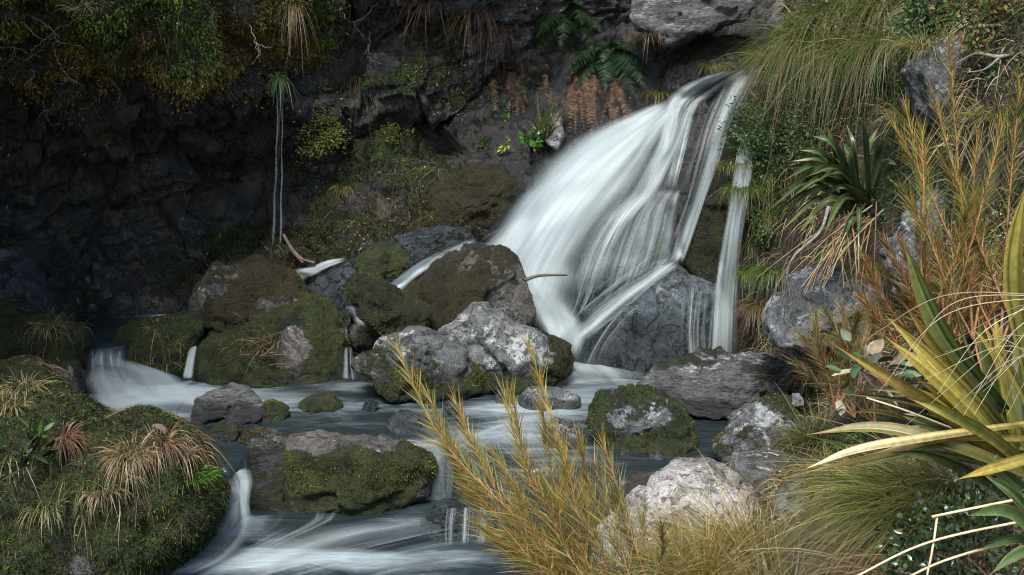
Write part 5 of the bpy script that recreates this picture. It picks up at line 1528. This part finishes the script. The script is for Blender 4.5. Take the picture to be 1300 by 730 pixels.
shrub("small plant of round pale green leaves in the dark recess", 440, 185, 0.09, 22, [(0.06, 0.12, 0.06), (0.12, 0.18, 0.11)], leaf=0.07, seed=43, asp=0.75, mat=M_GLOSS, twigs=3, name="leafy_plant", cat="plant", clumps=8)
shrub("yellowish lacy shrub on the wall beside the water threads", 388, 160, 0.22, off=1.3, n=1900, cols=[(0.14, 0.16, 0.035), (0.18, 0.19, 0.045), (0.10, 0.12, 0.03)], leaf=0.018, seed=44, twigs=9, zs=1.9, clumps=30)
tussock("green rosette from which the water threads drop", 355, 98, 44, 0.24, [(0.12, 0.30, 0.09), (0.17, 0.34, 0.12)], [(0.20, 0.36, 0.14)] + STRAW[:1], 0.9, (0, -0.5, 0.15), 1.5, 0.022, 0.02, 71, Y=Yth - 0.02, name="rosette_plant", cat="plant")
tussock("dry grass tuft hanging over the dark wall at the top edge", 372, 5, 70, 0.38, BROWN + OLIVE, STRAW, 0.4, (0, -0.6, -0.4), 1.4, 0.005, 0.04, 72)
tussock("pale dry spiky tuft in the shrubs over the cave", 105, 12, 70, 0.26, STRAW, STRAW, 1.0, (0, -0.7, -0.2), 0.5, 0.005, 0.03, 73)
for i, (x, y, lb) in enumerate([(835, 115, "bright green grass at the corner of the head of the fall"), (905, 80, "short green grass on the mossy shelf rock"), (928, 205, "grass tuft hanging beside the right-hand chute"), (440, 235, "thin dry grass on the dark ledge")]):
    tussock(lb, x, y, 160, 0.16, MOSS_GREEN + OLIVE, OLIVE + STRAW[:1], 0.8, (0, -0.6, -0.2), 1.1, 0.006, 0.10, 80 + i)
shrub("dark seedling with upright leaves on the mossy hummock's shoulder", 30, 575, 0.13, 60, DARKG + GREEN, leaf=0.11, seed=50, asp=0.22, twigs=5, up=1.0, name="leafy_plant", cat="plant", clumps=10)
tussock("pale green strappy seedling on the steep face of the hummock", 68, 655, 9, 0.14, [(0.10, 0.16, 0.07)], [(0.14, 0.2, 0.1)], 0.9, (0, -0.6, 0.2), 1.0, 0.009, 0.01, 90, name="seedling", cat="plant")

# ---- dead wood
twig("bleached bent branch hanging from the dark green flax to the rock", [(1052, 262, 7.0), (1040, 295, 6.95), (1005, 330, 6.95), (995, 375, 7.0)], 0.012, 0.006, forks=[[(1003, 335, 6.95), (985, 365, 7.0), (978, 385, 7.05)], [(998, 352, 6.95), (1005, 385, 7.0)]], name="dead_branch", cat="branch")
twig("brown curved branch stuck in the main fall", [(665, 356, 8.8), (685, 350, 8.9), (720, 349, 9.05)], 0.016, 0.009, mat=M_BROWN, name="dead_branch", cat="branch")
twig("brown driftwood root on the ledge below the water threads", [(360, 298, 9.45), (372, 318, 9.35), (386, 333, 9.3)], 0.012, 0.022, mat=M_BROWN, name="driftwood", cat="driftwood", forks=[[(380, 328, 9.3), (400, 334, 9.25)]])
twig("arched dead root on top of the hummock's dry grass", [(186, 552, 6.3), (193, 543, 6.25), (205, 543, 6.2), (214, 556, 6.2)], 0.018, 0.02, mat=M_BROWN, name="dead_root", cat="root")
rr = np.random.default_rng(77)
for i, (pts, lb) in enumerate([
    ([(40, 20), (70, 40), (60, 55)], "short grey twig at the corner of the cave shrubs"),
    ([(30, 30), (55, 50), (75, 35)], "forked pale twig near the corner of the cave shrubs"),
    ([(68, 62), (80, 90), (105, 110)], "long bleached twig bent down over the cave mouth"),
    ([(0, 62), (20, 60), (42, 72)], "pale horizontal twig at the frame's edge over the cave"),
    ([(30, 110), (45, 95), (40, 88)], "short hooked twig hanging into the cave"),
    ([(140, 100), (152, 118), (145, 132)], "curly white twig under the golden foliage"),
    ([(55, 128), (58, 140), (80, 135)], "thin dark twig below the golden foliage"),
    ([(258, 5), (272, 15), (265, 25)], "reddish snag poking from the top foliage"),
    ([(318, 32), (325, 55), (345, 60)], "pale twig beside the hanging rosette plant"),
    ([(430, 18), (450, 28), (480, 5)], "white forked branch at the top of the dark wall"),
    ([(470, 40), (468, 60), (460, 70)], "slim pale twig on the dark wall"),
    ([(85, 15), (110, 5), (120, -10)], "grey twig crossing the top edge over the cave"),
]):
    Yh = min(hit(x, y)[2] for x, y in pts) - 0.15
    q = [(x, y, Yh - 0.04 * j) for j, (x, y) in enumerate(pts)]
    x1, y1 = pts[1]
    fk = [[(x1, y1, Yh - 0.04), (x1 + rr.normal() * 8, y1 + 8 + rr.random() * 8, Yh - 0.08), (x1 + rr.normal() * 14, y1 + 16 + rr.random() * 12, Yh - 0.08)] for _ in range(2)]
    twig(lb, q, 0.0042, 0.0018, forks=fk, wob=0.006)
# dead twigs lying on the large mossy boulder
bl = []
for i in range(40):
    x0, y0 = 335 + rr.normal() * 16, 438 + rr.normal() * 12
    x1, y1 = x0 + rr.normal() * 22, y0 + 10 + rr.normal() * 12
    h0, h1 = hit(x0, y0), hit(x1, y1)
    bl.append([(x0, y0, h0[2] - 0.015), ((x0 + x1) / 2 + rr.normal() * 4, (y0 + y1) / 2 - 4, min(h0[2], h1[2]) - 0.05), (x1, y1, h1[2] - 0.015)])
wisps("tangle of thin dead twigs clinging to the large boulder's front", bl, 0.004, BROWN + STRAW[:1], name="dead_twigs", cat="twigs")
twig("bleached grey branch reaching across the light grey crag", [(1310, 60, 6.2), (1270, 72, 6.2), (1240, 68, 6.25), (1215, 80, 6.3)], 0.014, 0.006, forks=[[(1270, 72, 6.2), (1250, 88, 6.2), (1228, 92, 6.25)]], name="dead_branch", cat="branch")

shrub("tangled dark greenery behind the hanging rosette", 350, 62, 0.16, 700, OLIVE + GREEN, leaf=0.02, seed=60, twigs=6, zs=1.5, off=0.7)
shrub("small creeping green plant on the rock under the half-dead fern", 610, 190, 0.12, 260, GREEN + MOSS_GREEN, leaf=0.022, seed=61, twigs=4, name="leafy_plant", cat="plant")
shrub("dull green shrublet on the ledge rim of the dark cliff", 500, 175, 0.14, 420, GREEN + OLIVE, leaf=0.02, seed=62, twigs=5)

# ---- look-alikes share a group
NAMES = {"boulder": "boulders in and around the stream", "rock": "small rocks of the stream and bank", "grass_tuft": "grass tufts on banks and cliff", "needle_shrub": "needle-leaved shrubs", "flax_plant": "flax plants on the bank",
         "sedge": "sedges beside the thin side stream", "fern": "ferns on the cliff", "dead_twig": "dead twigs over the cave", "cascade": "small cascades between the rocks", "rapids": "rapids in the pools",
         "shrub": "leafy shrubs", "leafy_plant": "small leafy plants", "straw_stem": "straw stems lying at the lower edge", "hanging_roots": "root curtains on the dark wall", "dead_branch": "dead branches", "mossy_bank": "mossy humps of the left bank"}
for o in list(COL.objects):
    if o.parent is None and "category" in o and "group" not in o:
        g = NAMES.get(o.name.split(".")[0])
        if g:
            o["group"] = g
